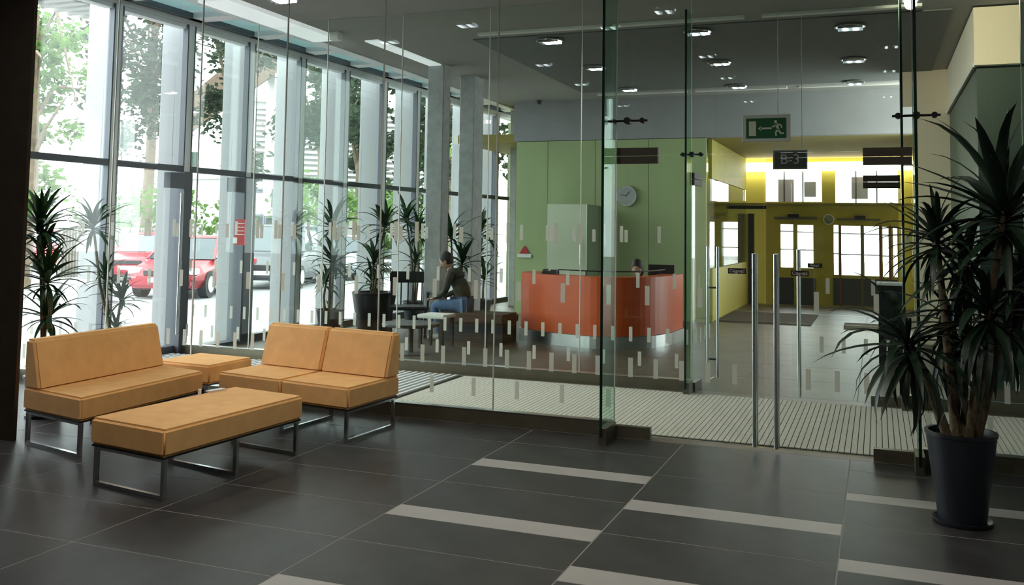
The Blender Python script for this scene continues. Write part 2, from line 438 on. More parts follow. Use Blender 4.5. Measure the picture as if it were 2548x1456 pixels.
# green exit box hung over the street door
ex = thing('exit_sign', 'small green exit sign hanging in front of the street door', 'sign', (-7.9, 9.9, 2.35))
a, b_ = ay(436, 379, 9.9), ay(487, 419, 9.9)
box('sign_box', a.x, b_.x, 9.9, 9.93, b_.z, a.z, mat('exit green', (.015, .16, .09), .4), ex)
box('sign_bar', a.x + .03, b_.x - .12, 9.895, 9.9, (a.z + b_.z) / 2 - .01, (a.z + b_.z) / 2 + .01, M_white, ex)

# ------------------------------------------------------------------ glass partitions
def partition(tag, Y, joints, y_off, x_off, doorx, railskip, word):
    """one glass wall across the foyer"""
    ph = {'front': 'front', 'rear': 'rear'}[tag]
    root = thing('glass_partition', '%s clear glass wall with rows of small frosted dashes' % ph, 'glass wall', (-2, Y, 0))
    segs = []
    for a, b_ in zip(joints, joints[1:]):
        mid = (a + b_) / 2
        if doorx[0] < mid < doorx[1]:
            z0 = 2.21 if tag == 'front' else 2.16
        else: z0 = .11
        p = box('glass_panel', a + .004, b_ - .004, Y - .006, Y + .006, z0, CZ, M_glassA, root)
        segs.append((a, b_, z0, p))
    # bright joints
    for j in joints[1:-1]:
        z0 = 2.21 if doorx[0] < j < doorx[1] else .11
        box('joint_seal', j - .004, j + .004, Y - .008, Y + .008, z0, CZ, mat('silicone seal', (.75, .76, .72), .4), root)
    for a, b_ in ((joints[0], doorx[0]), (doorx[1], joints[-1])):
        box('base_rail', a, b_, Y - .035, Y + .035, 0, .115, M_bronze, root)
        box('rail_edge', a, b_, Y - .04, Y + .04, .115, .12, M_steel, root)
    return root, segs
JA = [-8.30 + .02, -7.1, -6.055, -5.08, -4.06, -2.97, -1.94, .25, 1.25, 2.3, 3.38]
JB = [-8.18, -7.15, -6.14, -5.13, -4.03, -2.95, -1.77, .22, 1.25, 2.3, 3.38]
YA, YB = 7.32, 9.68
partA, segA = partition('front', YA, JA, 0, 0, (-1.94, .25), None, None)
partB, segB = partition('rear', YB, JB, 0, 0, (-1.77, .22), None, None)
_mk = {}
def mark(x, z0, z1, Y, owner, w=.036):
    key = (w, round(z1 - z0, 3))
    if key not in _mk:
        bb = MB().box(-w / 2, w / 2, -.0105, -.0075, 0, z1 - z0); me = bpy.data.meshes.new('frosted_dash'); 
        bmesh.ops.recalc_face_normals(bb.bm, faces=bb.bm.faces); bb.bm.to_mesh(me); bb.bm.free(); me.materials.append(M_mark); _mk[key] = me
    o = bpy.data.objects.new('frosted_dash', _mk[key]); COL.objects.link(o); o.parent = owner; o.location = Vector((x, Y, z0)) - wloc(owner)
def marks(segs, Y, doorx, low0, q0, m0, top):
    def owner(x):
        for a, b_, z0, p in segs:
            if a <= x <= b_ and z0 < 1: return p
        return None
    def put(x, z0, z1, w=.036):
        p = owner(x)
        if p is not None: mark(x, z0, z1, Y, p, w)
    k = -30
    for k in range(-40, 45):
        put(low0 + .193 * k, .467, .617)
        put(q0 + .385 * k, .222, .368)
        put(m0 + .382 * k, 1.022, 1.178)
    for x, h in top: put(x, 1.49, 1.66 if h else 1.62)
rt = random.Random(3)
tA = []; x = -7.9
while x < 3: tA += [(x, 1), (x + .045, 0)] if rt.random() < .45 else [(x, rt.random() < .5)]; x += rt.choice((.2, .34, .42))
tB = []; x = -7.9
while x < 3: tB += [(x, 1), (x + .05, 0)] if rt.random() < .45 else [(x, rt.random() < .5)]; x += rt.choice((.22, .3, .4))
marks(segA, YA, None, -3.814, -1.602, -2.373, tA)
marks(segB, YB, None, -3.553, -3.07, -3.468, tB)
M_m2 = M_mark
# fins: glass ribs standing at right angles beside the doors
def fin(x, y0, y1, z0, z1, lab):
    t = thing('glass_fin', lab, 'glass fin', (x, y0, 0))
    box('fin_pane', x - .009, x + .009, y0, y1, z0, z1, M_fin, t)
    box('fin_edge', x - .010, x + .010, y0 - .006, y0, z0, z1, M_edge, t)
    if z0 < .2: box('fin_shoe', x - .03, x + .03, y0 + .03, y1 - .02, 0, .12, M_bronze, t)
    return t
fin(-1.945, 6.95, 7.30, .06, CZ - .01, 'green glass fin left of the front glass doors')
fin(.255, 6.98, 7.30, .06, CZ - .01, 'green glass fin right of the front glass doors')
fin(-1.775, 9.40, 9.66, .06, CZ - .25, 'green glass fin left of the rear glass doors')
fin(.225, 9.40, 9.66, .06, CZ - .01, 'green glass fin right of the rear glass doors')
def spider(x, y, z, lab, w=.16):
    t = thing('spider_fitting', lab, 'glass fitting', (x, y, z))
    MB().tube([(x - w, y, z), (x + w, y, z)], .009).build('bar', M_dmetal, t)
    for s in (-1, 1): MB().tube([(x + s * w * .75, y - .02, z), (x + s * w * .75, y + .03, z)], .022, 10).build('disc', M_dmetal, t)
    MB().tube([(x, y - .03, z), (x, y + .03, z)], .028, 10).build('hub', M_dmetal, t)
spider(-1.84, YA - .03, 2.48, 'dark cross bar fitting above the front doors, left end')
spider(.27, YA - .03, 2.46, 'dark cross bar fitting above the front doors, right end')
spider(-1.76, YB - .03, 2.4, 'small dark cross bar fitting above the rear doors, left end', .12)

def glass_door(name, hx, fx, Y, ztop, lab, mirror=0, open_=0, marks_=True, hz=(.03, 1.45)):
    """hx hinge x, fx free edge x"""
    t = thing(name, lab, None, (hx, Y, 0), kind='structure')
    s = 1 if fx > hx else -1; w = abs(fx - hx)
    def X(v): return s * v
    p = MB().box(X(.006), X(w - .004), -.006, .006, .02, ztop).build('door_glass', M_glassA, t, world=False)
    MB().box(X(.0), X(.33), -.022, .022, ztop + .004, ztop + .065).build('patch_fitting', M_patch, t, world=False)
    MB().box(X(.0), X(.33), -.022, .022, ztop - .06, ztop - .002).build('patch_fitting', M_patch, t, world=False)
    MB().box(X(.0), X(.28), -.03, .03, .0, .09).build('patch_fitting', M_bronze, t, world=False)
    for dy in (-.055, .055):
        MB().tube([(X(w - .07), dy, hz[0]), (X(w - .07), dy, hz[1])], .0165, 12).build('pull_bar', M_bar, t, world=False, smooth=True)
    for z in (.22, hz[1] - .45): MB().tube([(X(w - .07), -.055, z), (X(w - .07), .055, z)], .010).build('bar_stud', M_dmetal, t, world=False)
    if marks_:
        k = .12
        while k < w - .12:
            for (z0, z1) in ((.467, .617),):
                b2 = MB().box(X(k - .018), X(k + .018), -.0105, -.0075, z0, z1).build('frosted_dash', M_mark, t, world=False)
            k += .2
        for k in (.25, .66): MB().box(X(k - .018), X(k + .018), -.0105, -.0075, 1.03, 1.18).build('frosted_dash', M_mark, t, world=False)
    t.rotation_euler.z = open_
    return t
M_plate = mat('black sticker', (.012, .010, .010), .5)
def sticker(px0, py0, px1, py1, Y, word, lab, door):
    a, b_ = ay(px0, py0, Y), ay(px1, py1, Y)
    t = thing('door_sticker', lab, 'sticker', ((a.x + b_.x) / 2, Y, (a.z + b_.z) / 2))
    box('sticker_plate', a.x, b_.x, Y - .012, Y - .009, b_.z, a.z, M_plate, t)
    text('lettering', word, (a.z - b_.z) * .8, M_white, t, ((a.x + b_.x) / 2, Y - .0125, (a.z + b_.z) / 2), (PI / 2, 0, 0), .0004)
glass_door('door_2', -1.93, -.79, YA, 2.20, 'left leaf of the front glass doors with tall steel pull bar', hz=(-.0 + .03, 1.45))
glass_door('door_3', .24, -.775, YA, 2.17, 'right leaf of the front glass doors with tall steel pull bar')
glass_door('door_4', -1.76, -.80, YB, 2.15, 'left leaf of the rear glass doors, standing open', open_=math.radians(86))
glass_door('door_5', .21, -.79, YB, 2.11, 'right leaf of the rear glass doors with tall steel pull bar')
sticker(1812, 667, 1857, 682, YA - .02, 'Ciągnąć', 'black lettered pull sticker on the left front glass door', None)
sticker(1968, 673, 2013, 688, YA - .02, 'Ciągnąć', 'black lettered pull sticker on the right front glass door', None)
sticker(2010, 655, 2046, 667, YB - .02, 'Pchać', 'small black sticker on the right rear glass door', None)
# door head rail over the front doors
# ------------------------------------------------------------------ signs
def exit_big():
    a, b_ = ay(1848, 288, 7.30), ay(1967, 352, 7.30); cx, cz = (a.x + b_.x) / 2, (a.z + b_.z) / 2; Y = 7.28
    t = thing('exit_sign', 'white framed green running man exit sign on the front glass', 'sign', (cx, Y, cz))
    w, h = b_.x - a.x, a.z - b_.z
    box('sign_frame', a.x, b_.x, Y, Y + .02, b_.z, a.z, mat('pale sign frame', (.52, .58, .5), .5), t, bevel=.002)
    box('sign_field', a.x + w * .08, b_.x - w * .08, Y - .003, Y, b_.z + h * .13, a.z - h * .13, mat('exit sign green', (.004, .10, .035), .4), t)
    m_ = mat('sign pictogram', (.62, .66, .5), .5)
    def q(u0, u1, v0, v1): return (a.x + w * u0, a.x + w * u1, Y - .005, Y - .003, b_.z + h * v0, b_.z + h * v1)
    box('door_symbol', *q(.14, .29, .22, .76), m_, t)
    bb = MB(); x0, x1, y0, y1, z0, z1 = q(.38, .62, .46, .52); bb.box(x0, x1, y0, y1, z0, z1)
    bb.bm.faces.new([bb.bm.verts.new(v) for v in ((a.x + w * .33, Y - .005, b_.z + h * .49), (a.x + w * .40, Y - .005, b_.z + h * .40), (a.x + w * .40, Y - .005, b_.z + h * .58))])
    bb.build('arrow_symbol', m_, t)
    bb = MB()
    def P(u, v): return (a.x + w * u, Y - .004, b_.z + h * v)
    bb.tube([(a.x + w * .70, Y - .007, b_.z + h * .73), (a.x + w * .70, Y - .003, b_.z + h * .73)], h * .055, 12)
    for u0, v0, u1, v1, ww in ((.715, .66, .755, .44, .085), (.72, .64, .65, .53, .05), (.65, .53, .63, .58, .045), (.74, .64, .81, .60, .05), (.81, .60, .83, .5, .045),
                               (.755, .46, .70, .33, .06), (.70, .33, .71, .2, .055), (.755, .44, .80, .30, .06), (.80, .30, .87, .30, .055)):
        bb.beam(P(u0, v0), P(u1, v1), h * ww, .003, up=(0, 1, 0))
    bb.build('running_man_symbol', m_, t)
exit_big()
def b_sign():
    Y = 9.62; a, b_ = ay(1923, 374, Y), ay(2009, 421, Y)
    t = thing('room_sign', 'grey B-3 room sign hanging over the rear glass doors', 'sign', ((a.x + b_.x) / 2, Y, (a.z + b_.z) / 2))
    box('sign_frame', a.x, b_.x, Y, Y + .02, b_.z, a.z, mat('grey sign frame', (.22, .23, .2), .5), t, bevel=.002)
    box('sign_field', a.x + .015, b_.x - .015, Y - .003, Y, b_.z + .015, a.z - .015, mat('dark sign field', (.05, .055, .045), .5), t)
    text('lettering', 'B-3', (a.z - b_.z) * .72, mat('sign letters', (.33, .36, .33), .5), t, ((a.x + b_.x) / 2, Y - .004, (a.z + b_.z) / 2), (PI / 2, 0, 0))
    MB().tube([(a.x + .05, Y + .01, a.z), (a.x + .05, Y + .01, CZ)], .003, 5).tube([(b_.x - .05, Y + .01, a.z), (b_.x - .05, Y + .01, CZ)], .003, 5).build('hanger', M_steel, t)
b_sign()
#PART2
# ------------------------------------------------------------------ recessed ceiling lamps
M_lampgl = mat('lamp tube', (.9, .95, 1), .4, emit=12)
def downlight(x, y, lab):
    t = thing('ceiling_lamp', lab, 'ceiling lamp', (x, y, CZ - .02), group=None)
    MB().lathe([(.17, 0), (.175, -.02), (.16, -.022), (.14, .0)], n=24).build('lamp_ring', M_steel, t, world=False, smooth=True)
    MB().lathe([(.14, -.002), (.138, -.006)], n=24).build('reflector', M_chrome, t, world=False)
    for s in (-1, 1): MB().tube([(s * .06, -.07, -.03), (s * .06, .07, -.03)], .018, 8).build('lamp_tube', M_lampgl, t, world=False)
    for k in range(3): MB().box(-.14, .14, -.09 + .09 * k - .003, -.09 + .09 * k + .003, -.045, -.008).build('louvre_blade', M_chrome, t, world=False)
    return t
_rw = ['nearest row', 'middle row', 'far row']; _cl = ['left', 'centre', 'right']
for r_, row in enumerate((((-3.95, 11.5), (-2.03, 11.5), (-.27, 11.75)), ((-3.95, 13.6), (-2.1, 13.7), (-.28, 14.0)), ((-4.0, 15.85), (-2.16, 16.0), (-.31, 16.1)))):
    for c_, (x, y) in enumerate(row):
        downlight(x, y, 'round louvred ceiling lamp, %s of the %s' % (_cl[c_], _rw[r_]))

# unseen lamps added above the viewpoint to brighten the sofas and floor
M_glow = mat('lamp glow', (1, .95, .86), .5, emit=1)
for i_, x in enumerate((-4.6, -2.2, .2)):
    for j_, y in enumerate((1.6, 4.4)):
        t = downlight(x, y, 'unseen round louvred fill lamp added over the near foyer, %s %s' % (_cl[i_], ('behind the sofas area', 'by the bench')[j_]))
        l = bpy.data.lights.new('fill_light', 'SPOT'); l.shadow_soft_size = .05; l.spot_size = 2.6; l.spot_blend = .6; l.energy = FILL_LAMP_W * 3; l.color = (1, .93, .82)
        o = bpy.data.objects.new('fill_light', l); COL.objects.link(o); o.parent = t; o.location = (0, 0, -.06)
for x, y, w_, tx in ((.35, 8.9, 30, (1.2, 11.2, 3.7)), (-3, 8.5, 14, (-3, 8.5, 0)), (-6, 8.5, 8, (-6, 8.5, 0))):  # added fill spots: the right one brightens the bulkhead, the others the matting
    t = downlight(x, y, 'round louvred fill lamp added between the glass walls, ' + ('right end' if x > 0 else 'centre' if x > -4 else 'left end'))
    l = bpy.data.lights.new('fill_light', 'SPOT'); l.shadow_soft_size = .06; l.spot_size = 1.3 if x > 0 else 2.6; l.spot_blend = .8; l.energy = w_ * 3; l.color = (1, .86, .66)
    o = bpy.data.objects.new('fill_light', l); COL.objects.link(o); o.parent = t; o.location = (0, 0, -.08)
    o.rotation_euler = (Vector(tx) - Vector((x, y, 4.0))).to_track_quat('-Z', 'Y').to_euler()
# ------------------------------------------------------------------ lounge furniture
def frame_loop(p, q, z1, parent, r=.0125):
    """rectangular chrome loop between plan points p and q"""
    p, q = Vector(p), Vector(q); b = MB(); d = (q - p).normalized(); e = Vector((d.x, d.y, 0)) * r
    P = [Vector((p.x, p.y, r)), Vector((q.x, q.y, r)), Vector((q.x, q.y, z1)), Vector((p.x, p.y, z1))]
    b.beam(P[0] - e, P[1] + e, 2 * r); b.beam(P[3] - e, P[2] + e, 2 * r)
    b.beam(P[0], P[3], 2 * r); b.beam(P[1], P[2], 2 * r)
    return b.build('leg_frame', M_chrome, parent)
def seat_set(name, lab, cat, O, U, V, n, back=False, mids=1, zb=.25, zt=.412, zback=.757):
    """O near front corner, U along the length, V to the back (plan vectors, full size)"""
    O, U, V = Vector(O), Vector(U), Vector(V)
    def q(a, b): p = O + U * a + V * b; return (p.x, p.y)
    mid = O + U * .5 + V * .5
    t = thing(name, lab, cat, (mid.x, mid.y, 0))
    g = .002
    for k in range(n):
        a, b = k / n + g, (k + 1) / n - g
        MB().prism((q(a, 0), q(b, 0), q(b, 1), q(a, 1)), zb, zt).build('seat_cushion', M_suede, t, bevel=.018, seg=3)
        if back:
            bm = MB(); bv = bm.bm
            pr = ((.70, zt - .01), (.85, zback), (1.0, zback), (1.0, zt - .01))
            L_ = [[bv.verts.new((*q(s_, v), z)) for v, z in pr] for s_ in (a, b)]
            for i in range(4): bv.faces.new((L_[0][i], L_[0][(i + 1) % 4], L_[1][(i + 1) % 4], L_[1][i]))
            bv.faces.new(L_[0]); bv.faces.new(list(reversed(L_[1])))
            bm.build('back_cushion', M_suede, t, bevel=.02, seg=3)
    MB().prism((q(.01, .02), q(.99, .02), q(.99, .98), q(.01, .98)), zb - .012, zb).build('seat_base', M_dmetal, t)
    for a in ([.03] + ([.5] if mids else []) + [.97]):
        frame_loop(q(a, .05), q(a, .95), zb - .02, t)
    return t
seat_set('sofa', 'tan orange two-seat sofa with its back to the bright windows at the left', 'sofa', (-5.08, 5.04), (-.07, 1.36), (-.72, .17), 1, True)
seat_set('sofa', 'tan orange two-seat sofa with its back to the glass wall', 'sofa', (-3.665, 6.19), (-1.36, .22), (.045, .72), 2, True)
seat_set('ottoman', 'long tan orange bench ottoman standing in front of the sofas', 'ottoman', (-3.865, 4.47), (.075, 1.32), (-.67, .11), 1)
seat_set('side_table', 'square tan orange corner table between the two sofas', 'table', (-5.31, 6.66), (.0, .60), (-.62, .04), 1, mids=0)
cd = thing('paper_card', 'small white folded card on the far end of the ottoman', 'card', (-4.45, 5.67, .412))
MB().beam((-4.47, 5.60, .418), (-4.44, 5.74, .418), .05, .012).build('card', M_white, cd)
a = Vector((-4.46, 5.50, .412)); MB().tube([(a.x, a.y, .4115), (a.x, a.y, .45)], .012, 10).build('cup', M_white, props(thing('small_cup', 'tiny white cup beside the card on the ottoman', 'cup', (a.x, a.y, .413))))

# ------------------------------------------------------------------ plants
_leafm = {}
def leaf_mesh(elev, droop, wr, m_, seg=6):
    wr = round(wr, 3)
    key = (elev, droop, wr, m_.name)
    if key in _leafm: return _leafm[key]
    bm = bmesh.new(); a = math.radians(elev); x = z = 0; rows = []
    for i in range(seg + 1):
        t = i / seg
        w = wr * (math.sin(PI * min(1, .12 + t * .88)) ** .7) * (1 - t * .25) if i < seg else .0008
        n = Vector((-math.sin(a), 0, math.cos(a)))
        c_ = Vector((x, 0, z))
        rows.append([bm.verts.new(c_ + Vector((0, s_ * w, 0)) + n * (abs(s_) * w * .35)) for s_ in (-1, 0, 1)])
        st = 1 / seg; x += math.cos(a) * st; z += math.sin(a) * st; a -= math.radians(droop) / seg * (.5 + t)
    for A, B in zip(rows, rows[1:]):
        for k in (0, 1): bm.faces.new((A[k], A[k + 1], B[k + 1], B[k]))
    me = bpy.data.meshes.new('leaf'); bm.to_mesh(me); bm.free(); me.materials.append(m_)
    for p in me.polygons: p.use_smooth = True
    _leafm[key] = me; return me
def crown(parent, pos, n, L_, wr, m_, rnd, elo=-25, ehi=82, droop=(30, 95), axis=None):
    W_ = wloc(parent)
    for i in range(n):
        t = (i + .5) / n
        e = ehi - (ehi - elo) * (t ** .9); e = round((e + rnd.uniform(-6, 6)) / 12) * 12
        dr = round(rnd.uniform(*droop) / 22) * 22
        me = leaf_mesh(e, dr, wr, m_)
        o = bpy.data.objects.new('leaf', me); COL.objects.link(o); o.parent = parent
        o.location = Vector(pos) - W_ + Vector((rnd.uniform(-.015, .015), rnd.uniform(-.015, .015), -.10 * t * L_ * 2 + rnd.uniform(-.02, .02)))
        o.rotation_euler = (rnd.uniform(-.1, .1), rnd.uniform(-.1, .1), i * 2.39996 + rnd.uniform(-.25, .25))
        s_ = L_ * rnd.uniform(.72, 1.12) * (.8 + .3 * math.sin(PI * min(1, t + .15))); o.scale = (s_, s_, s_)
def pot(t, x, y, r0, r1, h, m_=None, saucer=True):
    m_ = m_ or M_pot
    MB().lathe([(r0, .012), (r0 + (r1 - r0) * .5, h * .5), (r1, h - .02), (r1 + .006, h - .018), (r1 + .006, h), (r1 - .014, h), (r1 - .02, h - .05), (.01, h - .05)], x, y, 40).build('pot', m_, t, smooth=True)
    MB().lathe([(r1 - .025, h - .07), (r1 - .022, h - .035), (.01, h - .03)], x, y, 24).build('soil', M_soil, t)
    if saucer: MB().lathe([(r0 + .01, 0), (r0 + .03, .004), (r0 + .035, .022), (r0 + .025, .022), (r0 + .01, .012)], x, y, 36).build('saucer', m_, t, smooth=True)
def plant(name, lab, x, y, ph, pr, crowns, Ln, wr, m_, seed, group=None, pm=None, cat='plant', cane=.013, elo=-25):
    rnd = random.Random(seed)
    t = thing(name, lab, cat, (x, y, 0), group=group)
    pot(t, x, y, pr * .72, pr, ph, pm)
    for (cx, cz, n, ls, cyy) in crowns:
        p = Vector((cx, cyy, cz)); base = Vector((x + (cx - x) * .25 + rnd.uniform(-.05, .05), y + rnd.uniform(-.05, .05), ph - .05))
        mid = (base + p) / 2 + Vector((rnd.uniform(-.03, .03), rnd.uniform(-.03, .03), 0))
        MB().tube([base, (base + mid) / 2, mid, p], [cane * 1.25, cane * 1.1, cane, cane * .8], 8).build('cane', M_cane, t, smooth=True)
        crown(t, p, n, Ln * ls, wr, m_, rnd, elo=elo)
    return t
def cr(px, py, n, ls, Y): p = ay(px, py, Y); return (p.x, p.z, n, ls, Y)
plant('potted_dracaena', 'tall dracaena behind the left sofa, nearest the dark wall end', -6.48, 6.05, .34, .17,
      [cr(100, 560, 40, 1, 6.05), cr(118, 690, 34, .95, 6.0), cr(120, 780, 30, .85, 6.1), cr(108, 610, 22, .8, 6.12)], .44, .062, M_leaf, 1)
plant('potted_dracaena', 'slim dracaena with a high tuft standing behind the left sofa near the door', ay(285, 900, 7.82).x, 7.82, .34, .16,
      [cr(232, 560, 36, 1, 7.82), cr(262, 690, 20, .85, 7.8), cr(302, 740, 26, .8, 7.86), cr(288, 815, 18, .6, 7.78)], .43, .065, M_leaf, 2, cane=.016)
G_ = None
for (px, Y, cs, lab, sd) in (
    (822, 12.3, [(828, 560, 30, 1), (830, 650, 30, 1), (812, 700, 22, .8), (826, 795, 18, .7)], 'tall dracaena with stacked tufts by the windows just above the back of the right sofa', 3),
    (932, 12.9, [(958, 560, 26, 1), (930, 650, 28, .9), (926, 700, 22, .8)], 'dracaena in a big round black pot beside the windows', 4),
    (1032, 14.4, [(1012, 545, 26, 1), (1040, 575, 24, 1), (1035, 650, 22, .9)], 'feathery dracaena left of the pale concrete column', 5),
    (1130, 13.4, [(1122, 585, 26, 1), (1150, 650, 24, .9), (1108, 690, 16, .8)], 'shaded dracaena in front of the darker concrete column', 6),
    (1196, 15.4, [(1196, 575, 26, 1.1), (1184, 640, 22, 1), (1205, 690, 18, 1)], 'dracaena right of the concrete columns near the corner pillar', 7)):
    x = ay(px, 700, Y).x
    big = px == 932
    plant('potted_dracaena', lab, x, Y, .62 if big else .38, .34 if big else .2, [cr(a_, b_, n_, l_, Y + (i_ - 1) * .06) for i_, (a_, b_, n_, l_) in enumerate(cs)], .52, .07, M_leaf, sd, pm=M_black if big else None, cane=.018)
# big yucca at the right front
rnd = random.Random(11)
yu = thing('potted_yucca', 'large dark yucca in a tall blue grey pot at the right front', 'plant', (.43, 5.98, 0))
pot(yu, .43, 5.98, .125, .185, .505)
def yc(px, py, Y, n, L_, wr=.032, elo=-40, ehi=80, dr=(30, 100), th=.02):
    p = ay(px, py, Y); b = Vector((.43 + max(-.1, min(.1, (p.x - .43) * .25)), 5.98 + (Y - 5.98) * .3, .45))
    m_ = (b + p) / 2 + Vector((0, 0, .06))
    MB().tube([b, m_, p], [th * 1.3, th * 1.1, th * .8], 9).build('cane', M_cane, yu, smooth=True)
    crown(yu, p, n, L_, wr, M_leafd, rnd, elo=elo, ehi=ehi, droop=dr)
yc(2262, 850, 5.85, 46, .52, .048, -60, 60, (50, 120), .022)
yc(2330, 590, 5.98, 42, .42, .05, -50, 85)
yc(2500, 520, 5.95, 52, .68, .052, -40, 86, (15, 80))
yc(2405, 640, 6.12, 42, .46, .055, -65, 75)
yc(2460, 770, 5.85, 46, .52, .055, -75, 65)
yc(2540, 700, 6.05, 30, .52, .052, -65, 70)
yc(2370, 800, 6.1, 38, .46, .052, -70, 60)

# ------------------------------------------------------------------ reception desk
def catmull(P, n=8):
    P = [Vector((*p, 0)) for p in P]; P = [P[0] * 2 - P[1]] + P + [P[-1] * 2 - P[-2]]; out = []
    for i in range(1, len(P) - 2):
        for k in range(n):
            t = k / n; a, b, c_, d = P[i - 1], P[i], P[i + 1], P[i + 2]
            out.append(.5 * ((2 * b) + (c_ - a) * t + (2 * a - 5 * b + 4 * c_ - d) * t * t + (3 * b - a - 3 * c_ + d) * t ** 3))
    out.append(P[-2]); return out
arc = catmull([(-5.0, 13.75), (-4.93, 13.2), (-4.5, 12.85), (-4.05, 12.66), (-3.5, 12.56), (-3.05, 12.85), (-2.8, 13.45), (-2.74, 14.3)], 6)
def offs(d):
    o = []
    for i, p in enumerate(arc):
        t = (arc[min(i + 1, len(arc) - 1)] - arc[max(i - 1, 0)]).normalized(); o.append(p + Vector((t.y, -t.x, 0)) * d)
    return o
def band(nm, i0, i1, d0, d1, z0, z1, m_, parent, **k):
    A, B = offs(d0), offs(d1); b = MB(); bm = b.bm
    V = [[bm.verts.new((q.x, q.y, z)) for q, z in ((A[i], z0), (B[i], z0), (B[i], z1), (A[i], z1))] for i in range(i0, i1 + 1)]
    for P, Q in zip(V, V[1:]):
        for k2 in range(4): bm.faces.new((P[k2], P[(k2 + 1) % 4], Q[(k2 + 1) % 4], Q[k2]))
    bm.faces.new(V[0]); bm.faces.new(list(reversed(V[-1])))
    return b.build(nm, m_, parent, **k)
desk = thing('reception_desk', 'curved orange reception desk on a steel plinth', 'desk', (-3.8, 13.3, 0))
nA = len(arc) - 1
cuts = [0, 10, 15, 20, 25, 30, nA]
for a, b in zip(cuts, cuts[1:]): band('desk_panel', a, b, 0, -.04, .17, .955, M_orange, desk)
band('plinth', 0, nA, .02, -.06, 0, .165, M_steel, desk)
band('desk_top', 0, nA, .0, -.28, .955, .975, M_orange, desk)
band('work_surface', 2, nA - 2, -.05, -.75, .70, .73, mat('pale laminate', (.5, .5, .45), .4), desk)
Aq = offs(-.2)
b = MB(); b.tube([(p.x, p.y, 1.045) for p in Aq[14:nA - 1]], .01, 6)
for i in range(14, nA, 6): b.tube([(Aq[i].x, Aq[i].y, .975), (Aq[i].x, Aq[i].y, 1.045)], .008, 6)
b.build('desk_rail', M_dmetal, desk)
ph = thing('telephone', 'black telephone on the left part of the orange desk', 'telephone', (0, 0, 0))
p = ay(1370, 684, 13.0); ph.location = (p.x, 13.0, .977)
MB().box(-.11, .11, -.08, .08, 0, .04).build('base', M_black, ph, world=False, bevel=.008)
MB().box(-.1, -.05, -.09, .09, .04, .07).build('handset', M_black, ph, world=False, bevel=.012)
MB().box(.0, .09, -.02, .06, .04, .06).build('display', M_black, ph, world=False)
mo = thing('monitor', 'small dark monitor behind the right end of the orange desk', 'monitor', (-3.05, 14.2, .73))
MB().box(-.2, .2, 0, .03, .1, .38).build('screen', M_black, mo, world=False); MB().tube([(0, .02, 0), (0, .02, .15)], .02).build('stand', M_black, mo, world=False)
# green cabinet / door beside the wall
cb = thing('green_cabinet', 'tall pale green cabinet with a steel bar handle behind the desk', 'cabinet', (-5.4, 16.7, 0))
Yc = 16.35; a, c2, d_ = ay(1362, 508, Yc), ay(1460, 508, Yc), ay(1362, 700, Yc)
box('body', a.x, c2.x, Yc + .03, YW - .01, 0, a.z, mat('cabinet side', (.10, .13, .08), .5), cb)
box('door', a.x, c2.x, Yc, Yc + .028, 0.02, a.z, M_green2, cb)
MB().tube([(c2.x - .1, Yc - .05, 1.0), (c2.x - .1, Yc - .05, 1.45)], .014).build('handle', M_steel, cb)
ck = thing('wall_clock', 'round steel rimmed wall clock on the green wall', 'clock', (0, 0, 0))
p = ay(1560, 488, YW - .02); ck.location = (p.x, YW - .02, p.z)
def disc(r, y0, y1, nm, m_, parent):
    MB().tube([(0, y0, 0), (0, y1, 0)], r, 32).build(nm, m_, parent, world=False)
disc(.19, -.05, 0, 'rim', M_steel, ck); disc(.165, -.055, -.05, 'dial', mat('clock dial', (.4, .42, .4), .4), ck)
MB().beam((0, -.058, 0), (.06, -.058, .08), .012, .004, up=(0, 1, 0)).build('hour_hand', M_black, ck, world=False)
MB().beam((0, -.058, 0), (-.11, -.058, .03), .008, .004, up=(0, 1, 0)).build('minute_hand', M_black, ck, world=False)
nt_ = thing('wall_notice', 'red triangle notice over a small white label on the green wall', 'notice', (0, 0, 0))
a = ay(1305, 628, YW - .01); nt_.location = (a.x, YW - .01, a.z)
b = MB(); b.bm.faces.new([b.bm.verts.new(v) for v in ((-.1, -.012, -.02), (.1, -.012, -.02), (0, -.012, .13))]); r_ = bmesh.ops.extrude_face_region(b.bm, geom=b.bm.faces[:]); [setattr(v, 'co', v.co + Vector((0, .01, 0))) for v in r_['geom'] if isinstance(v, bmesh.types.BMVert)]
b.build('red_triangle', M_red, nt_, world=False)
MB().box(-.14, .14, -.012, 0, -.1, -.03).build('label_plate', M_white, nt_, world=False)
cam_s = thing('ceiling_camera', 'tiny dark dome camera under the ceiling above the green wall', 'camera', (-6.0, 16.9, CZ - .02))
MB().lathe([(.05, 0), (.05, -.03), (.035, -.06), (.01, -.075)], n=16).build('dome', M_black, cam_s, world=False)

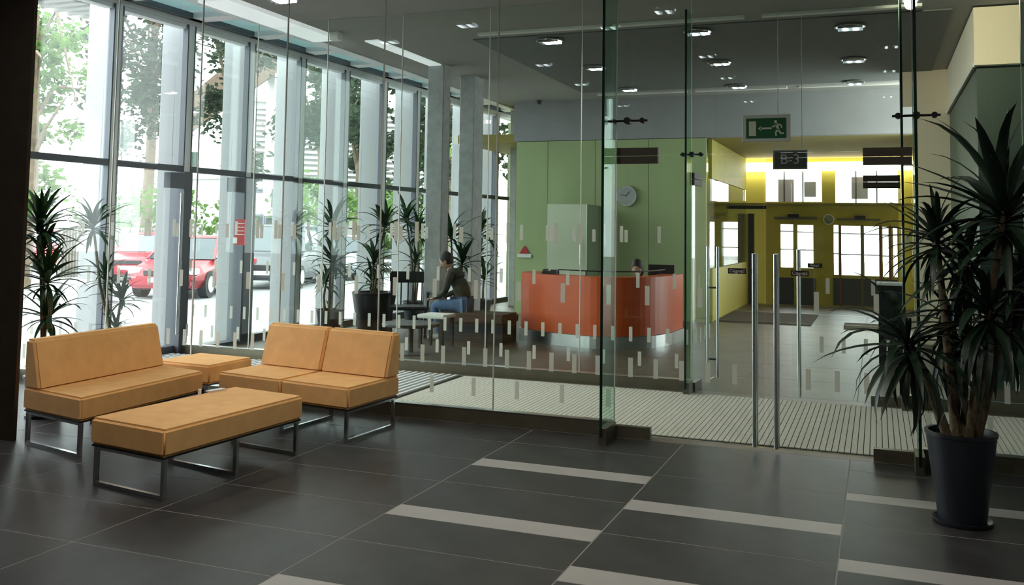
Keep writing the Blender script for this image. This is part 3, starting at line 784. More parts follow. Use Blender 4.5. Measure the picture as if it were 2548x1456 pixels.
# ------------------------------------------------------------------ far lobby and its facade
YF = 22.5
wf = thing('wall_lobby', 'yellow and olive facade wall at the end of the lobby with doors and high windows', None, (-1, YF, 0), kind='structure')
def pr(x0, x1, ya, yb): a, b_ = ay(x0, ya, YF), ay(x1, yb, YF); return (a.x, b_.x, b_.z, a.z)
high = [(1770, 1855, 425, 500), (1905, 2045, 425, 502), (2078, 2235, 425, 505)]
low = [(1766, 1778, 552, 672), (1800, 1836, 552, 662), (1942, 1974, 558, 666), (1984, 2024, 560, 668), (2074, 2087, 560, 684), (2093, 2142, 562, 686), (2150, 2188, 563, 688), (2196, 2212, 565, 690), (2222, 2234, 565, 690)]
ops = [pr(*o) for o in high + low]
x0w, x1w = -3.9, .74
xs = sorted({x0w, x1w, *[o[0] for o in ops], *[o[1] for o in ops]}); 
for a, b_ in zip(xs, xs[1:]):
    if b_ - a < .004: continue
    mid = (a + b_) / 2; zs = [0]
    for o in sorted([o for o in ops if o[0] <= mid <= o[1]], key=lambda o: o[2]): zs += [o[2], o[3]]
    zs.append(3.4)
    for k in range(0, len(zs), 2):
        z0, z1 = zs[k], zs[k + 1]
        if z1 - z0 < .01: continue
        px = 0
        yel = ay(1876, 500, YF).x < mid < ay(1903, 500, YF).x or mid > ay(2236, 500, YF).x
        box('wall_panel', a, b_, YF, YF + .12, z0, z1, M_yellow if yel else M_olive, wf)
for i, o in enumerate(ops):
    box('pane', o[0], o[1], YF + .05, YF + .056, o[2], o[3], M_glassW, wf)
    if i < 3:
        n_ = 3 if i else 2
        for k in range(1, n_): box('glazing_bar', o[0] + (o[1] - o[0]) * k / n_ - .015, o[0] + (o[1] - o[0]) * k / n_ + .015, YF - .0, YF + .08, o[2], o[3], M_dalu, wf)
    else:
        z_ = o[3] - (o[3] - o[2]) * .16; box('glazing_bar', o[0], o[1], YF + .02, YF + .08, z_ - .012, z_ + .012, M_dalu, wf)
        z_ = o[3] - (o[3] - o[2]) * .58; box('glazing_bar', o[0], o[1], YF + .02, YF + .08, z_ - .012, z_ + .012, M_dalu, wf)
# pale blinds behind the high windows
M_blind = trans_mat('roller blind', (.45, .42, .40), .5)
for (x0, x1, ya, yb) in ((1800, 1832, 440, 500), (1832, 1852, 440, 500), (1935, 1975, 446, 502), (2000, 2030, 452, 490), (2118, 2160, 440, 495)):
    q = pr(x0, x1, ya, yb); box('roller_blind', q[0], q[1], YF + .09, YF + .095, q[2], q[3], M_blind, wf)
M_redf = mat('red brown door frame', (.16, .04, .02), .5); M_navy = mat('dark door panel', (.035, .04, .055), .4)
def ff(nm, x0, x1, ya, yb, m_, y0=-.03, y1=0): q = pr(x0, x1, ya, yb); return box(nm, q[0], q[1], YF + y0, YF + y1, max(0, q[2]), q[3], m_, wf)
ff('door_panel', 2074, 2234, 692, 765, M_navy)
for x in (2088, 2189, 2213): ff('door_frame', x, x + 6, 560, 765, M_redf, -.04)
ff('door_frame', 2142, 2149, 560, 765, mat('olive dark frame', (.12, .10, .03), .5), -.045)
ff('door_frame', 2083, 2190, 544, 549, M_dalu, -.045)
ff('door_panel', 1935, 2030, 690, 760, M_navy); ff('door_frame', 1975, 1983, 545, 760, M_olive, -.04); ff('door_frame', 1928, 2033, 540, 546, M_dalu, -.04)
ff('ledge', 1740, 2268, 505, 511, mat('olive ledge', (.2, .18, .05), .5), -.12)
ff('ledge_dark_strip', 1815, 1908, 512, 520, M_dmetal, -.1)  # dark strip under part of the ledge
# black open door leaf and closers
dl = thing('door_6', 'black door leaf standing edge-on at the end of the lobby', None, (-2.6, YF - .3, 0), kind='structure')
a, b_ = ay(1862, 532, YF - .2), ay(1876, 755, YF - .2)
box('door_leaf', a.x, b_.x, YF - .25, YF - .05, 0.01, a.z, M_black, dl)
for (x, y) in ((1795, 533), (1975, 536), (2140, 540)):
    q = pr(x - 14, x + 14, y - 4, y + 5); box('door_closer', q[0], q[1], YF - .14, YF - .04, q[2], q[3], M_dmetal, wf, bevel=.01)
cm = thing('wall_mirror', 'small round pale mirror between the far lobby doors', 'mirror', (0, 0, 0))
p = ay(2062, 546, YF - .05); cm.location = (p.x, YF - .02, p.z); disc(.12, -.04, 0, 'rim', M_white, cm); disc(.1, -.045, -.04, 'glass', mat('mirror glass', (.35, .35, .2), .1, .8), cm)
# cornice band, its emission imitating the ceiling lamp wash on it
M_cornice_glow = mat('lit cornice', (.9, .8, .6), .5, emit=2.6, ecol=(1, .88, .66))
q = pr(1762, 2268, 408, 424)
cv = thing('cornice_glow', 'long cornice with a painted-in warm glow over the high windows of the far lobby', 'cornice', (-1.5, YF, q[3]))
box('glow_strip', max(q[0], -3.9), .72, YF - .22, YF - .03, q[2], q[3], M_cornice_glow, cv)
# side wall of the lobby: glazed screen over a yellow dado
sw = thing('wall_side', 'glass screen over a yellow dado on the left of the lobby', None, (-2.85, 20, 0), kind='structure')
box('dado', -2.87, -2.79, YW + .2, YF - .3, 0, .95, mat('olive dado', (.46, .42, .09), .6), sw)
box('screen_pane', -2.84, -2.82, YW + .2, YF - .3, .95, 2.6, M_glassW, sw)
box('screen_beam', -2.87, -2.8, YW + .2, YF - .3, 2.6, 3.32, M_olive, sw)
box('wall_panel', .74, .76, 17.4, YF + .1, 0, 3.5, M_cream, sw)
box('wall_panel', -7.9, -3.9, YF, YF + .1, 0, 3.5, M_olive, sw)
for i, (x0, x1, y0, y1, z, lab) in enumerate(((-2.75, -1.1, 17.5, 19.8, .02, 'dark doormat strip on the lobby floor at the left'), (-.55, .3, 17.3, 17.9, .05, 'low dark step at the right of the lobby floor'))):
    t = thing('floor_mat' if i == 0 else 'low_step', lab, 'mat' if i == 0 else 'step', ((x0 + x1) / 2, (y0 + y1) / 2, 0))
    box('mat_pad' if i == 0 else 'step_block', x0, x1, y0, y1, 0, z, mat('dark coir', (.05, .035, .02), .9), t)
    box('edge_trim', x0, x1, y0 - .02, y0, 0, z + .01, M_bronze, t)
# dark kiosk behind the yucca
ki = thing('bin', 'dark box bin with a pale lid beside the right wall', 'bin', (.35, 13, 0))
a, b_ = ay(2185, 702, 13), ay(2245, 702, 13)
box('bin_body', a.x, b_.x, 12.8, 13.2, 0, a.z - .03, M_dmetal, ki); box('bin_lid', a.x - .02, b_.x + .02, 12.78, 13.22, a.z - .03, a.z, M_white, ki)

# ------------------------------------------------------------------ waiting corner furniture
def slat_chair(lab, x, y, rz):
    t = thing('armchair', lab, 'chair', (x, y, 0), rz)
    MB().box(-.27, .27, -.26, .26, .40, .45).build('seat', M_black, t, world=False, bevel=.015)
    MB().box(-.28, .28, .22, .27, .78, .95).build('top_rail', M_black, t, world=False, bevel=.02)
    for k in range(5): MB().box(-.22 + .105 * k, -.20 + .105 * k, .235, .255, .45, .79).build('back_slat', M_black, t, world=False)
    for sx in (-1, 1):
        for sy in (-1, 1): MB().box(sx * .25 - .02, sx * .25 + .02, sy * .23 - .02, sy * .23 + .02, 0, .41 if sy < 0 else .8).build('leg', M_black, t, world=False)
        MB().box(sx * .28 - .025, sx * .28 + .025, -.26, .24, .63, .66).build('armrest', M_black, t, world=False, bevel=.01)
        MB().box(sx * .28 - .015, sx * .28 + .015, -.25, -.22, .4, .63).build('arm_post', M_black, t, world=False)
    return t
p = ay(1015, 790, 12.7); slat_chair('black slatted armchair by the windows behind the right sofa', p.x, 12.7, .5)
p = ay(960, 790, 12.1); 
rt_ = thing('round_table', 'low round black table behind the right sofa', 'table', (0, 0, 0)); p = ay(1022, 828, 10.9); rt_.location = (p.x, 10.9, 0)
MB().lathe([(.36, .36), (.37, .37), (.37, .39), (.36, .40)], n=36).build('tabletop', M_black, rt_, world=False, smooth=True)
MB().tube([(0, 0, .02), (0, 0, .36)], .035, 12).build('pedestal', M_black, rt_, world=False); MB().lathe([(.2, 0), (.2, .015), (.05, .03)], n=24).build('foot', M_black, rt_, world=False)
wt = thing('low_table', 'small white topped table in front of the seated visitor', 'table', (0, 0, 0)); p = ay(1086, 800, 11.7); wt.location = (p.x, 11.7, 0)
MB().box(-.2, .2, -.2, .2, .40, .45).build('tabletop', M_white, wt, world=False, bevel=.01)
for sx in (-1, 1):
    for sy in (-1, 1): MB().box(sx * .16 - .02, sx * .16 + .02, sy * .16 - .02, sy * .16 + .02, 0, .4).build('leg', M_black, wt, world=False)
# bench for the visitor
HX = ay(1150, 780, 12.6).x
bn = thing('bench', 'low dark upholstered bench under the seated visitor', 'bench', (HX, 12.65, 0))
MB().box(-.3, .75, -.3, .3, .26, .41).build('seat', mat('brown upholstery', (.07, .035, .02), .7, noise=.2), bn, world=False, bevel=.03, seg=2)
MB().box(-.27, .72, -.27, .27, 0.0, .26).build('base', M_black, bn, world=False)

# ------------------------------------------------------------------ people
M_skin = mat('skin', (.50, .30, .21), .55); M_hair = mat('dark hair', (.02, .014, .01), .6, bump=.4, bscale=120); M_jean = mat('blue denim', (.10, .17, .32), .85, noise=.2, nscale=20)
M_jkt = mat('dark olive jacket', (.045, .045, .03), .8, noise=.2); M_shoe = mat('grey shoe', (.35, .33, .3), .6)
def skin(name, V, Eg, rad, m_, parent, root=0, sub=2, **k):
    me = bpy.data.meshes.new(name); me.from_pydata([tuple(v) for v in V], Eg, []); me.materials.append(m_)
    o = link(name, me, parent, world=False, **k)
    md = o.modifiers.new('skin', 'SKIN'); md.use_smooth_shade = True
    for i, r in enumerate(rad):
        d = me.skin_vertices[0].data[i]; d.radius = (r, r) if not isinstance(r, tuple) else r; d.use_root = (i == root)
    s2 = o.modifiers.new('sub', 'SUBSURF'); s2.levels = s2.render_levels = sub
    dg = bpy.context.evaluated_depsgraph_get(); me2 = bpy.data.meshes.new_from_object(o.evaluated_get(dg)); o.modifiers.clear(); o.data = me2; me2.name = name
    me2.materials.clear(); me2.materials.append(m_)
    return o
def head(parent, c_, yaw, pitch, hair_long=0, s_=1):
    """face looks along local -X after yaw"""
    Rm = Matrix.Translation(c_) @ Matrix.Rotation(yaw, 4, 'Z') @ Matrix.Rotation(-pitch, 4, 'Y')
    def ell(nm, cx, cy, cz, rx, ry, rz, m_, n=20):
        bm = bmesh.new(); bmesh.ops.create_uvsphere(bm, u_segments=n, v_segments=n // 2 + 2, radius=1)
        for v in bm.verts:
            p_ = Vector((v.co.x * rx, v.co.y * ry, v.co.z * rz))
            if nm == 'head' and p_.z < 0: p_.y *= 1 - .28 * (-p_.z / rz); p_.x *= 1 - .12 * (-p_.z / rz)
            v.co = Rm @ (p_ + Vector((cx, cy, cz)))
        for f_ in bm.faces: f_.smooth = True
        me = bpy.data.meshes.new(nm); bm.to_mesh(me); bm.free(); me.materials.append(m_)
        return link(nm, me, parent, world=False)
    ell('head', 0, 0, 0, .098 * s_, .077 * s_, .12 * s_, M_skin)
    ell('hair', .022, 0, .03, .102 * s_, .088 * s_, .115 * s_, M_hair)
    if hair_long: ell('hair', .06, 0, -.05, .06, .08, .13, M_hair)
    for s in (-1, 1):
        ell('eye', -.088 * s_, s * .032, .0, .012, .014, .009, M_white, 8); ell('pupil', -.099 * s_, s * .032, .0, .003, .006, .006, M_black, 8)
        ell('ear', .005, s * .078, -.01, .018, .01, .03, M_skin, 10)
    ell('nose', -.1 * s_, 0, -.022, .02, .013, .024, M_skin, 10); ell('mouth', -.088 * s_, 0, -.062, .01, .024, .007, mat('lips', (.42, .17, .14), .5), 10)
def hand(parent, w_, d_, palm=(0, 0, -1), s_=1):
    """small relaxed hand: palm plus four fingers and a thumb"""
    w_, d_ = Vector(w_), Vector(d_).normalized(); side = d_.cross(Vector(palm)).normalized(); dn = Vector(palm)
    V = [w_, w_ + d_ * .045, w_ + d_ * .085]; E_ = [(0, 1), (1, 2)]; Rr = [.022, (.034, .017), (.036, .014)]
    o = skin('hand', V, E_, Rr, M_skin, parent, sub=1)
    b = MB()
    for i, (off, ln) in enumerate(((-.027, .065), (-.009, .075), (.009, .07), (.027, .055))):
        p0 = w_ + d_ * .08 + side * off; p1 = p0 + d_ * ln * .55; p2 = p1 + (d_ * .6 + dn * .8).normalized() * ln * .5
        b.tube([p0, p1, p2], [.0095, .0088, .007], 7)
    p0 = w_ + d_ * .03 - side * .028; p1 = p0 + (d_ * .6 - side * .6) * .04; p2 = p1 + (d_ * .8 + dn * .5) * .03
    b.tube([p0, p1, p2], [.011, .010, .008], 7)
    b.build('fingers', M_skin, parent, world=False, smooth=True)
def seated():
    t = thing('person', 'person in dark jacket and blue jeans bent forward on the dark bench', 'person', (HX, 12.6, 0))
    hip = Vector((0, 0, .52)); kn = .44
    # jeans: pelvis, thighs, shins in one surface; person faces -X
    V = [(0, 0, .52), (0, -.1, .51), (0, .1, .51), (-.40, -.13, .50), (-.40, .14, .49), (-.30, -.13, .10), (-.36, .15, .10)]
    E_ = [(0, 1), (0, 2), (1, 3), (2, 4), (3, 5), (4, 6)]
    skin('trousers', V, E_, [.13, .105, .105, .075, .075, .05, .05], M_jean, t)
    # torso bent forward, arms to the knees
    V = [(.03, 0, .56), (.0, 0, .72), (-.09, 0, .88), (-.15, 0, .97), (-.13, -.17, .93), (-.13, .17, .93), (-.17, -.23, .70), (-.17, .23, .70), (-.38, -.14, .60), (-.38, .14, .60), (-.19, 0, 1.0)]
    E_ = [(0, 1), (1, 2), (2, 3), (3, 4), (3, 5), (4, 6), (5, 7), (6, 8), (7, 9), (3, 10)]
    skin('jacket', V, E_, [(.15, .11), (.16, .12), (.17, .12), (.10, .10), .065, .065, .05, .05, .036, .036, .055], M_jkt, t)
    skin('neck', [(-.18, 0, .98), (-.23, 0, 1.05)], [(0, 1)], [.05, .048], M_skin, t, sub=1)
    head(t, Vector((-.27, 0, 1.13)), .15, .5, 0)
    hand(t, (-.385, -.135, .595), (-1, .35, -.12)); hand(t, (-.385, .135, .595), (-1, -.35, -.12))
    for y_, x_ in ((-.13, -.30), (.15, -.36)):
        skin('shoe', [(x_ + .04, y_, .05), (x_ - .06, y_, .045), (x_ - .19, y_, .032)], [(0, 1), (1, 2)], [.045, .045, (.04, .028)], M_shoe, t)
    return t
seated()
def clerk():
    p = ay(1590, 668, 14.0)
    t = thing('person', 'receptionist with dark hair looking down behind the orange desk', 'person', (p.x, 14.0, 0))
    z = p.z
    V = [(0, 0, z - .60), (0, -.02, z - .40), (0, -.06, z - .24), (-.17, -.05, z - .26), (.17, -.05, z - .26), (-.22, -.14, z - .46), (.22, -.14, z - .46), (-.12, -.36, z - .40), (.12, -.36, z - .40), (0, -.07, z - .16)]
    E_ = [(0, 1), (1, 2), (2, 3), (2, 4), (3, 5), (4, 6), (5, 7), (6, 8), (2, 9)]
    skin('jacket', V, E_, [.15, .15, .12, .07, .07, .05, .05, .035, .035, .055], M_jkt, t)
    skin('legs', [(0, 0, .5), (-.1, -.05, .5), (.1, -.05, .5), (-.12, -.42, .5), (.12, -.42, .5), (-.12, -.42, .08), (.12, -.42, .08)], [(0, 1), (0, 2), (1, 3), (2, 4), (3, 5), (4, 6)], [.13, .1, .1, .07, .07, .05, .05], M_dmetal, t)
    skin('neck', [(0, -.07, z - .17), (0, -.09, z - .08)], [(0, 1)], [.048, .045], M_skin, t, sub=1)
    head(t, Vector((0, -.10, z)), PI / 2, .55, 1)
    hand(t, (-.12, -.37, z - .40), (.2, -1, -.1)); hand(t, (.12, -.37, z - .40), (-.2, -1, -.1))
clerk()
oc = thing('office_chair', 'dark office chair behind the orange desk', 'chair', (ay(1590, 668, 14.0).x, 14.05, 0))
MB().box(-.24, .24, -.22, .22, .36, .43).build('seat', M_black, oc, world=False, bevel=.02); MB().box(-.2, .2, .2, .25, .5, .85).build('backrest', M_black, oc, world=False, bevel=.02)
MB().tube([(0, 0, .04), (0, 0, .37)], .03).build('column', M_steel, oc, world=False)
b = MB(); [b.beam((0, 0, .05), (.28 * math.cos(k * 1.2566), .28 * math.sin(k * 1.2566), .03), .04, .03) for k in range(5)]; b.build('foot_star', M_black, oc, world=False)

# ------------------------------------------------------------------ street side
gd = box('ground', -90, -8.5, -30, 70, -.2, -.06, M_asphalt, kind='structure'); gd['label'] = 'pale asphalt car park outside the windows'
pv = box('pavement', -11.5, -8.45, -10, 40, -.06, -.02, M_pave, kind='structure'); pv['label'] = 'pale paving strip along the facade'
gd2 = box('ground', -8.6, 30, 22.7, 60, -.2, -.05, M_pave, kind='structure'); gd2['label'] = 'pale yard outside the far lobby doors'
# white concrete columns outside, one in front of each bay
for k in range(10):
    y = 8.47 + 1.2 * k + .15
    t = thing('facade_column', 'flat white fin column outside, standing in bay %d from the left' % (k + 1), 'column', (wx(y, .32), y, 0))
    box('shaft', wx(y, .52), wx(y, .13), y - .05, y + .05, -.02, 7, mat('outside white concrete', (.24, .245, .255), .8), t, bevel=.008)
cn = thing('canopy', 'ribbed canopy soffit high outside the leftmost window', 'canopy', (-12, 11, 5))
box('canopy_deck', -14.1, -10.2, 8.6, 13.8, 5.6, 5.8, mat('canopy soffit', (.16, .15, .14), .8), cn)
for k in range(17): box('canopy_rib', -14.1, -10.2, 8.7 + k * .3, 8.84 + k * .3, 5.5, 5.6, mat('canopy rib', (.30, .29, .27), .8), cn)
def far_at(px, py, d):
    """point seen at px,py at plan distance d"""
    r_ = ray(px, py); r_ = r_ / math.hypot(r_.x, r_.y); return Vector((0, 0, H)) + r_ * d
def treemesh(o, n, rx, ry, rz, c_, m_, seed, size=.28):
    rnd_ = random.Random(seed); bm = bmesh.new()
    cl = [(Vector((rnd_.gauss(0, .45) * rx, rnd_.gauss(0, .45) * ry, rnd_.gauss(0, .45) * rz)), rnd_.uniform(.12, .3) * rx) for _ in range(26)]
    for _ in range(n):
        q, rr = rnd_.choice(cl); v = Vector((rnd_.gauss(0, .5), rnd_.gauss(0, .5), rnd_.gauss(0, .5))) * rr + q + c_
        a = Vector((rnd_.uniform(-1, 1), rnd_.uniform(-1, 1), rnd_.uniform(-.6, .6))).normalized(); b_ = a.cross(Vector((rnd_.uniform(-1, 1), rnd_.uniform(-1, 1), rnd_.uniform(-1, 1)))).normalized()
        s_ = size * rnd_.uniform(.4, .95)
        bm.faces.new([bm.verts.new(v + x_) for x_ in (-a * s_, b_ * s_ * .5, a * s_, -b_ * s_ * .5)])
    me = bpy.data.meshes.new('foliage'); bm.to_mesh(me); bm.free(); me.materials.append(m_)
    return link('foliage', me, o, world=False, kind='stuff')
M_fol = trans_mat('tree foliage', (.10, .17, .05), .45); M_fold = trans_mat('dark tree foliage', (.035, .05, .03), .3)
M_bark = mat('tree bark', (.12, .09, .06), .9, noise=.3)
def tree(lab, px, d, h, rx, rz, m_, seed, n=5000, size=.28, zc=None):
    p = far_at(px, 560, d); t = thing('tree', lab, 'tree', (p.x, p.y, -.05)); zc = zc or h - rz
    MB().tube([(0, 0, 0), (.1, .05, zc * .5), (0, .1, zc), (.1, 0, zc + rz * .5)], [.22, .18, .12, .05], 9).build('trunk', M_bark, t, world=False, smooth=True)
    rnd_ = random.Random(seed)
    b = MB()
    for k in range(9):
        a_ = k * 2.4; b.tube([(0, .05, zc * .55 + k * .12 * rz), (math.cos(a_) * rx * .35, math.sin(a_) * rx * .35, zc * .75 + k * .12 * rz), (math.cos(a_) * rx * .75, math.sin(a_) * rx * .75, zc + rz * rnd_.uniform(-.3, .6))], [.08, .05, .02], 6)
    b.build('branches', M_bark, t, world=False)
    treemesh(t, n, rx, rx, rz, Vector((0, 0, zc)), m_, seed, size)
tree('bright green leafy tree filling the leftmost window', 60, 27, 8.5, 1.6, 3.2, M_fol, 1, 3000, .15, 5.4)
tree('tall dark leaved tree behind the second window', 360, 37, 13, 3.1, 4.4, M_fold, 2, 8000, .2, 9.4)
tree('dark tree behind the third window', 560, 36, 14, 3.2, 4.0, M_fold, 3, 7500, .2, 10.0)
tree('greyish tree behind the middle windows', 790, 44, 12, 2.6, 4.0, M_fold, 4, 6000, .22, 7.8)
tree('dark tree behind the windows left of the concrete column', 885, 52, 13, 2.4, 5, M_fold, 5, 6000, .26, 7.2)
tree('tree behind the last windows by the concrete columns', 1110, 50, 12, 4.4, 5, M_fold, 6, 7500, .3, 7)
def bush(lab, px, d, r_, h, seed, m_=None):
    p = far_at(px, 600, d); t = thing('bush', lab, 'bush', (p.x, p.y, -.05))
    MB().tube([(0, 0, 0), (0, 0, h * .6)], [.06, .03], 6).build('stem', M_bark, t, world=False)
    treemesh(t, 1400, r_, r_, h * .5, Vector((0, 0, h * .5)), m_ or M_fol, seed, .22)
bush('green hedge bush beyond the car park fence, seen through the second window', 330, 38, 3, 3.2, 9)
bush('pale green bush beyond the parked cars at the middle windows', 765, 36, 2.2, 3.8, 10)
bush('green bush at the far end of the car park', 1000, 36, 2.5, 3.6, 12)
# fence of pales behind the car park
fn = thing('fence', 'grey board fence along the back of the car park', 'fence', (0, 0, 0)); p0, p1 = far_at(150, 600, 31), far_at(420, 600, 34); fn.location = (p0.x, p0.y, -.05)
d_ = Vector((p1.x - p0.x, p1.y - p0.y, 0)); n_ = 40; M_fence = mat('weathered board', (.20, .18, .15), .9, noise=.2)
base = MB().beam((0, 0, .05), (0, 0, 1.55), .16, .03).build('board', M_fence, fn, world=False); base.rotation_euler.z = math.atan2(d_.y, d_.x)
for k in range(1, n_):
    o = base.copy(); COL.objects.link(o); o.location = d_ * (k / n_)
MB().beam((0, 0, .4), d_ + Vector((0, 0, .4)), .05, .08).beam((0, 0, 1.2), d_ + Vector((0, 0, 1.2)), .05, .08).build('rail', M_fence, fn, world=False)
# buildings outside
def building(lab, px0, px1, pz, d, depth, m_, wins, slats=0):
    a, b_ = far_at(px0, 560, d), far_at(px1, 560, d * 1.04); u = (b_ - a); u.z = 0; L_ = u.length; ang = math.atan2(u.y, u.x)
    top = far_at(px0, pz, d).z
    t = thing('building', lab, 'building', (a.x, a.y, -.05), ang)
    MB().box(0, L_, 0, depth, 0, top).build('wall', m_, t, world=False)
    MB().box(-.2, L_ + .2, -.15, depth + .1, top, top + .25).build('roof_edge', M_white, t, world=False)
    for (x0, x1, ya, yb) in wins:
        q0, q1 = (x0 - px0) / (px1 - px0) * L_, (x1 - px0) / (px1 - px0) * L_; za, zb = far_at(x0, ya, d).z, far_at(x0, yb, d).z
        f_ = MB().box(q0, q1, -.06, .02, zb, za).build('window', M_dalu, t, world=False)
        MB().box(q0 + .08, q1 - .08, -.08, -.06, zb + .08, za - .08).build('pane', mat('dark window pane', (.02, .025, .03), .6, spec=.1), f_, world=False)
    for k in range(slats):
        z = top - .35 - k * .32; MB().beam((0, -.1, z), (L_, -.1, z), .08, .16).build('slat', mat('grey slat', (.42, .42, .42), .6), t, world=False)
    return t
building('white flat roofed building with dark windows beyond the parked cars', 610, 722, 440, 44, 8, mat('bright render', (.5, .5, .49), .7), [(634, 649, 465, 476), (672, 711, 466, 512), (626, 652, 530, 574), (655, 710, 534, 574)])
building('pale slatted building wing seen through the middle windows', 626, 1075, 250, 58, 6, mat('pale cladding', (.26, .255, .245), .7), [], 16)
wg_ = thing('building', 'brown clad wing of a building rising behind the third and fourth windows', 'building', (0, 0, 0))
_q = [far_at(x, y, 50) for x, y in ((455, 342), (690, 180), (690, 60), (455, 250))]
wg_.location = (_q[0].x, _q[0].y, 0)
_b = MB(); _bk = Vector((-2.2, 2.2, 0)); _A = [_b.bm.verts.new(v) for v in _q]; _B = [_b.bm.verts.new(v + _bk) for v in _q]
_b.bm.faces.new(_A); _b.bm.faces.new(_B[::-1]); [_b.bm.faces.new((_A[k], _B[k], _B[(k + 1) % 4], _A[(k + 1) % 4])) for k in range(4)]
_b.build('brown_wing', mat('brown cladding', (.10, .065, .045), .8, noise=.15), wg_)
MB().prism([(v.x, v.y) for v in (_q[1] + _bk * .2, _q[1] + _bk, _q[1] + _bk + Vector((.9, .9, 0)), _q[1] + _bk * .2 + Vector((.9, .9, 0)))], -.05, _q[1].z + .5).build('support_wall', M_white, wg_)
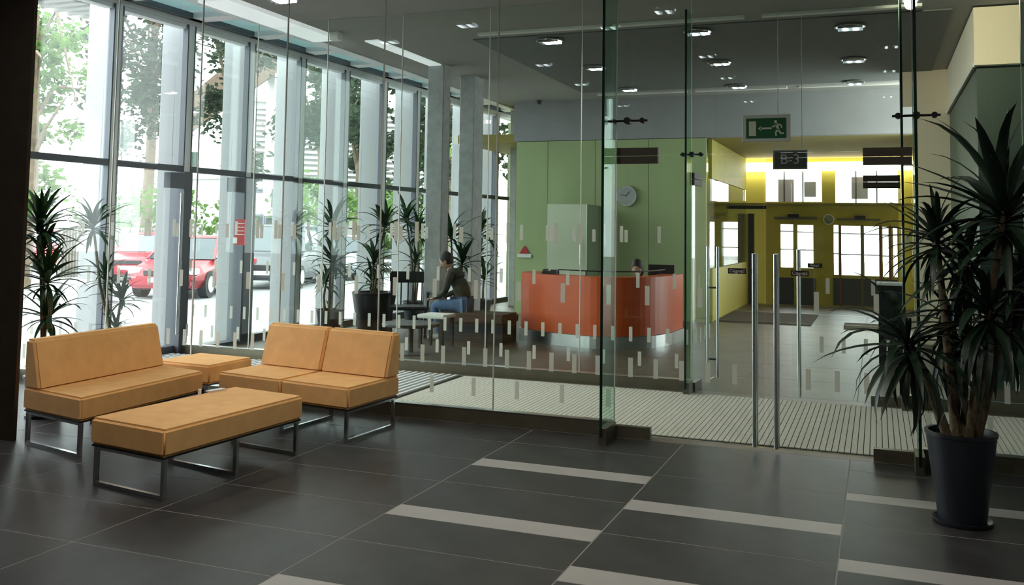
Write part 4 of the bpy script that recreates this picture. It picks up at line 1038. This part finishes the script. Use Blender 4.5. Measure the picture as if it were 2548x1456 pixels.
# ------------------------------------------------------------------ cars
M_tyre = mat('tyre', (.015, .015, .015), .8); M_carg = mat('car window', (.02, .03, .04), .08); M_hl = mat('headlight glass', (.75, .78, .8), .1)
def car(lab, px, d, ang, col, L_=4.2, Wd=1.72, Hh=1.42, suv=0):
    p = far_at(px, 600, d); t = thing('car', lab, 'car', (p.x, p.y, -.06), ang)
    paint = mat('paint %.2f %.2f %.2f' % col, col, .22, .1)
    hb = .62 + .12 * suv; h0 = .24
    # body: stations along x (front = -x), each (x, half width, top z)
    st = [(-L_ / 2, .62, .52), (-L_ / 2 + .12, .76, .66), (-L_ / 2 + .45, .84, hb + .12), (-L_ / 2 + 1.15, .86, hb + .24), (0, .87, hb + .30), (L_ / 2 - .7, .86, hb + .32), (L_ / 2 - .2, .82, hb + .26), (L_ / 2, .74, .60)]
    b = MB(); bm = b.bm; rg = []
    for x, w, z in st:
        w *= Wd / 1.74
        rg.append([bm.verts.new(v) for v in ((x, -w * .9, h0), (x, -w, h0 + .18), (x, -w, z - .16), (x, -w * .88, z), (x, w * .88, z), (x, w, z - .16), (x, w, h0 + .18), (x, w * .9, h0))])
    for A, B in zip(rg, rg[1:]):
        for k in range(8): bm.faces.new((A[k], A[(k + 1) % 8], B[(k + 1) % 8], B[k]))
    bm.faces.new(rg[0]); bm.faces.new(list(reversed(rg[-1])))
    b.build('body', paint, t, world=False, bevel=.03, seg=2)
    # cabin
    zb = hb + .24; Z = Hh + .22 * suv; xf, xr = -L_ / 2 + 1.1, L_ / 2 - (.35 if suv else .55); w0, w1 = Wd / 2 * .93, Wd / 2 * .72
    def cab(nm, i_, m_, z0, z1, k0, k1):
        b = MB(); bm = b.bm
        def lv(z):
            t_ = (z - zb) / (Z - zb); w = w0 + (w1 - w0) * t_; return [bm.verts.new((x, y_, z)) for x, y_ in ((xf + .75 * t_ - i_, -w - i_), (xr - .4 * t_ + i_, -w - i_), (xr - .4 * t_ + i_, w + i_), (xf + .75 * t_ - i_, w + i_))]
        A, B = lv(z0), lv(z1)
        for k in range(4): bm.faces.new((A[k], A[(k + 1) % 4], B[(k + 1) % 4], B[k]))
        bm.faces.new(B); bm.faces.new(list(reversed(A)))
        return b.build(nm, m_, t, world=False, bevel=.02, seg=2)
    cab('glasshouse', 0, M_carg, zb, Z - .06, 0, 0); cab('roof', .01, paint, Z - .07, Z, 0, 0)
    for s_ in (-1, 1):
        for xx in (xf + .95, (xf + xr) / 2 + .45): MB().beam((xx, s_ * (w0 + .005), zb), (xx + .02, s_ * (w1 + .02), Z - .05), .07, .03).build('pillar', paint, t, world=False)
        MB().beam((xf, s_ * w0, zb), (xf + .72, s_ * w1, Z - .04), .06, .05).build('pillar', paint, t, world=False)
        MB().box(xf + .2, xf + .32, s_ * (w0 + .02), s_ * (w0 + .18), zb + .02, zb + .16).build('mirror', paint, t, world=False, bevel=.02)
        MB().box(-L_ / 2 + .06, -L_ / 2 + .25, s_ * .50, s_ * .80, .56, .70).build('headlight', M_hl, t, world=False, bevel=.02)
        MB().box(L_ / 2 - .14, L_ / 2 + .0, s_ * .55, s_ * .8, .62, .80).build('tail_light', M_red, t, world=False)
        for xx in (-L_ / 2 + .78, L_ / 2 - .8):
            y_ = s_ * (Wd / 2 - .1)
            w_ = MB().tube([(xx, y_ - .1, .31), (xx, y_ + .1, .31)], .31, 20).build('wheel', M_tyre, t, world=False)
            MB().tube([(xx, y_ + s_ * .1, .31), (xx, y_ + s_ * .115, .31)], .19, 14).build('hubcap', M_steel, w_, world=False)
    MB().box(-L_ / 2 - .02, -L_ / 2 + .05, -.38, .38, .54, .64).build('grille', M_black, t, world=False)
    MB().box(-L_ / 2 - .04, -L_ / 2 + .1, -.7, .7, .28, .46).build('bumper', paint, t, world=False, bevel=.03)
    MB().box(-L_ / 2 - .05, -L_ / 2 - .03, -.26, .26, .38, .49).build('number_plate', M_white, t, world=False)
    return t
car('red car with its bonnet towards the street door glass', 492, 24.5, math.radians(108), (.26, .02, .03))
car('red car parked further left, seen past the door post', 392, 31, math.radians(110), (.26, .02, .03))
car('dark grey estate car parked right of the red car', 712, 28, math.radians(108), (.05, .05, .06), 4.5, 1.8, 1.5, 1)
car('white and dark car parked behind the middle windows', 850, 32, math.radians(110), (.2, .21, .23))
car('grey car at the far end of the car park', 975, 38, math.radians(112), (.10, .11, .12))
car('small red car far left in the car park', 190, 40, math.radians(-80), (.4, .03, .04))

# ------------------------------------------------------------------ groups of repeats
GROUPS = {'potted_dracaena': 'dracaenas in pots along the windows', 'ceiling_lamp': 'round louvred ceiling lamps', 'sofa': 'tan orange lounge sofas', 'car': 'cars parked outside',
          'tree': 'trees outside the windows', 'bush': 'bushes beyond the car park', 'facade_column': 'white fin columns outside the windows', 'concrete_column': 'concrete columns of the foyer',
          'glass_fin': 'green glass fins beside the doors', 'spider_fitting': 'cross bar fittings above the doors', 'glass_partition': 'glass walls of the entrance lobby', 'door_sticker': 'black stickers on the glass doors'}
for o in bpy.data.objects:
    base_ = o.name.split('.')[0]
    if o.parent is None and base_ in GROUPS and 'label' in o: o['group'] = GROUPS[base_]
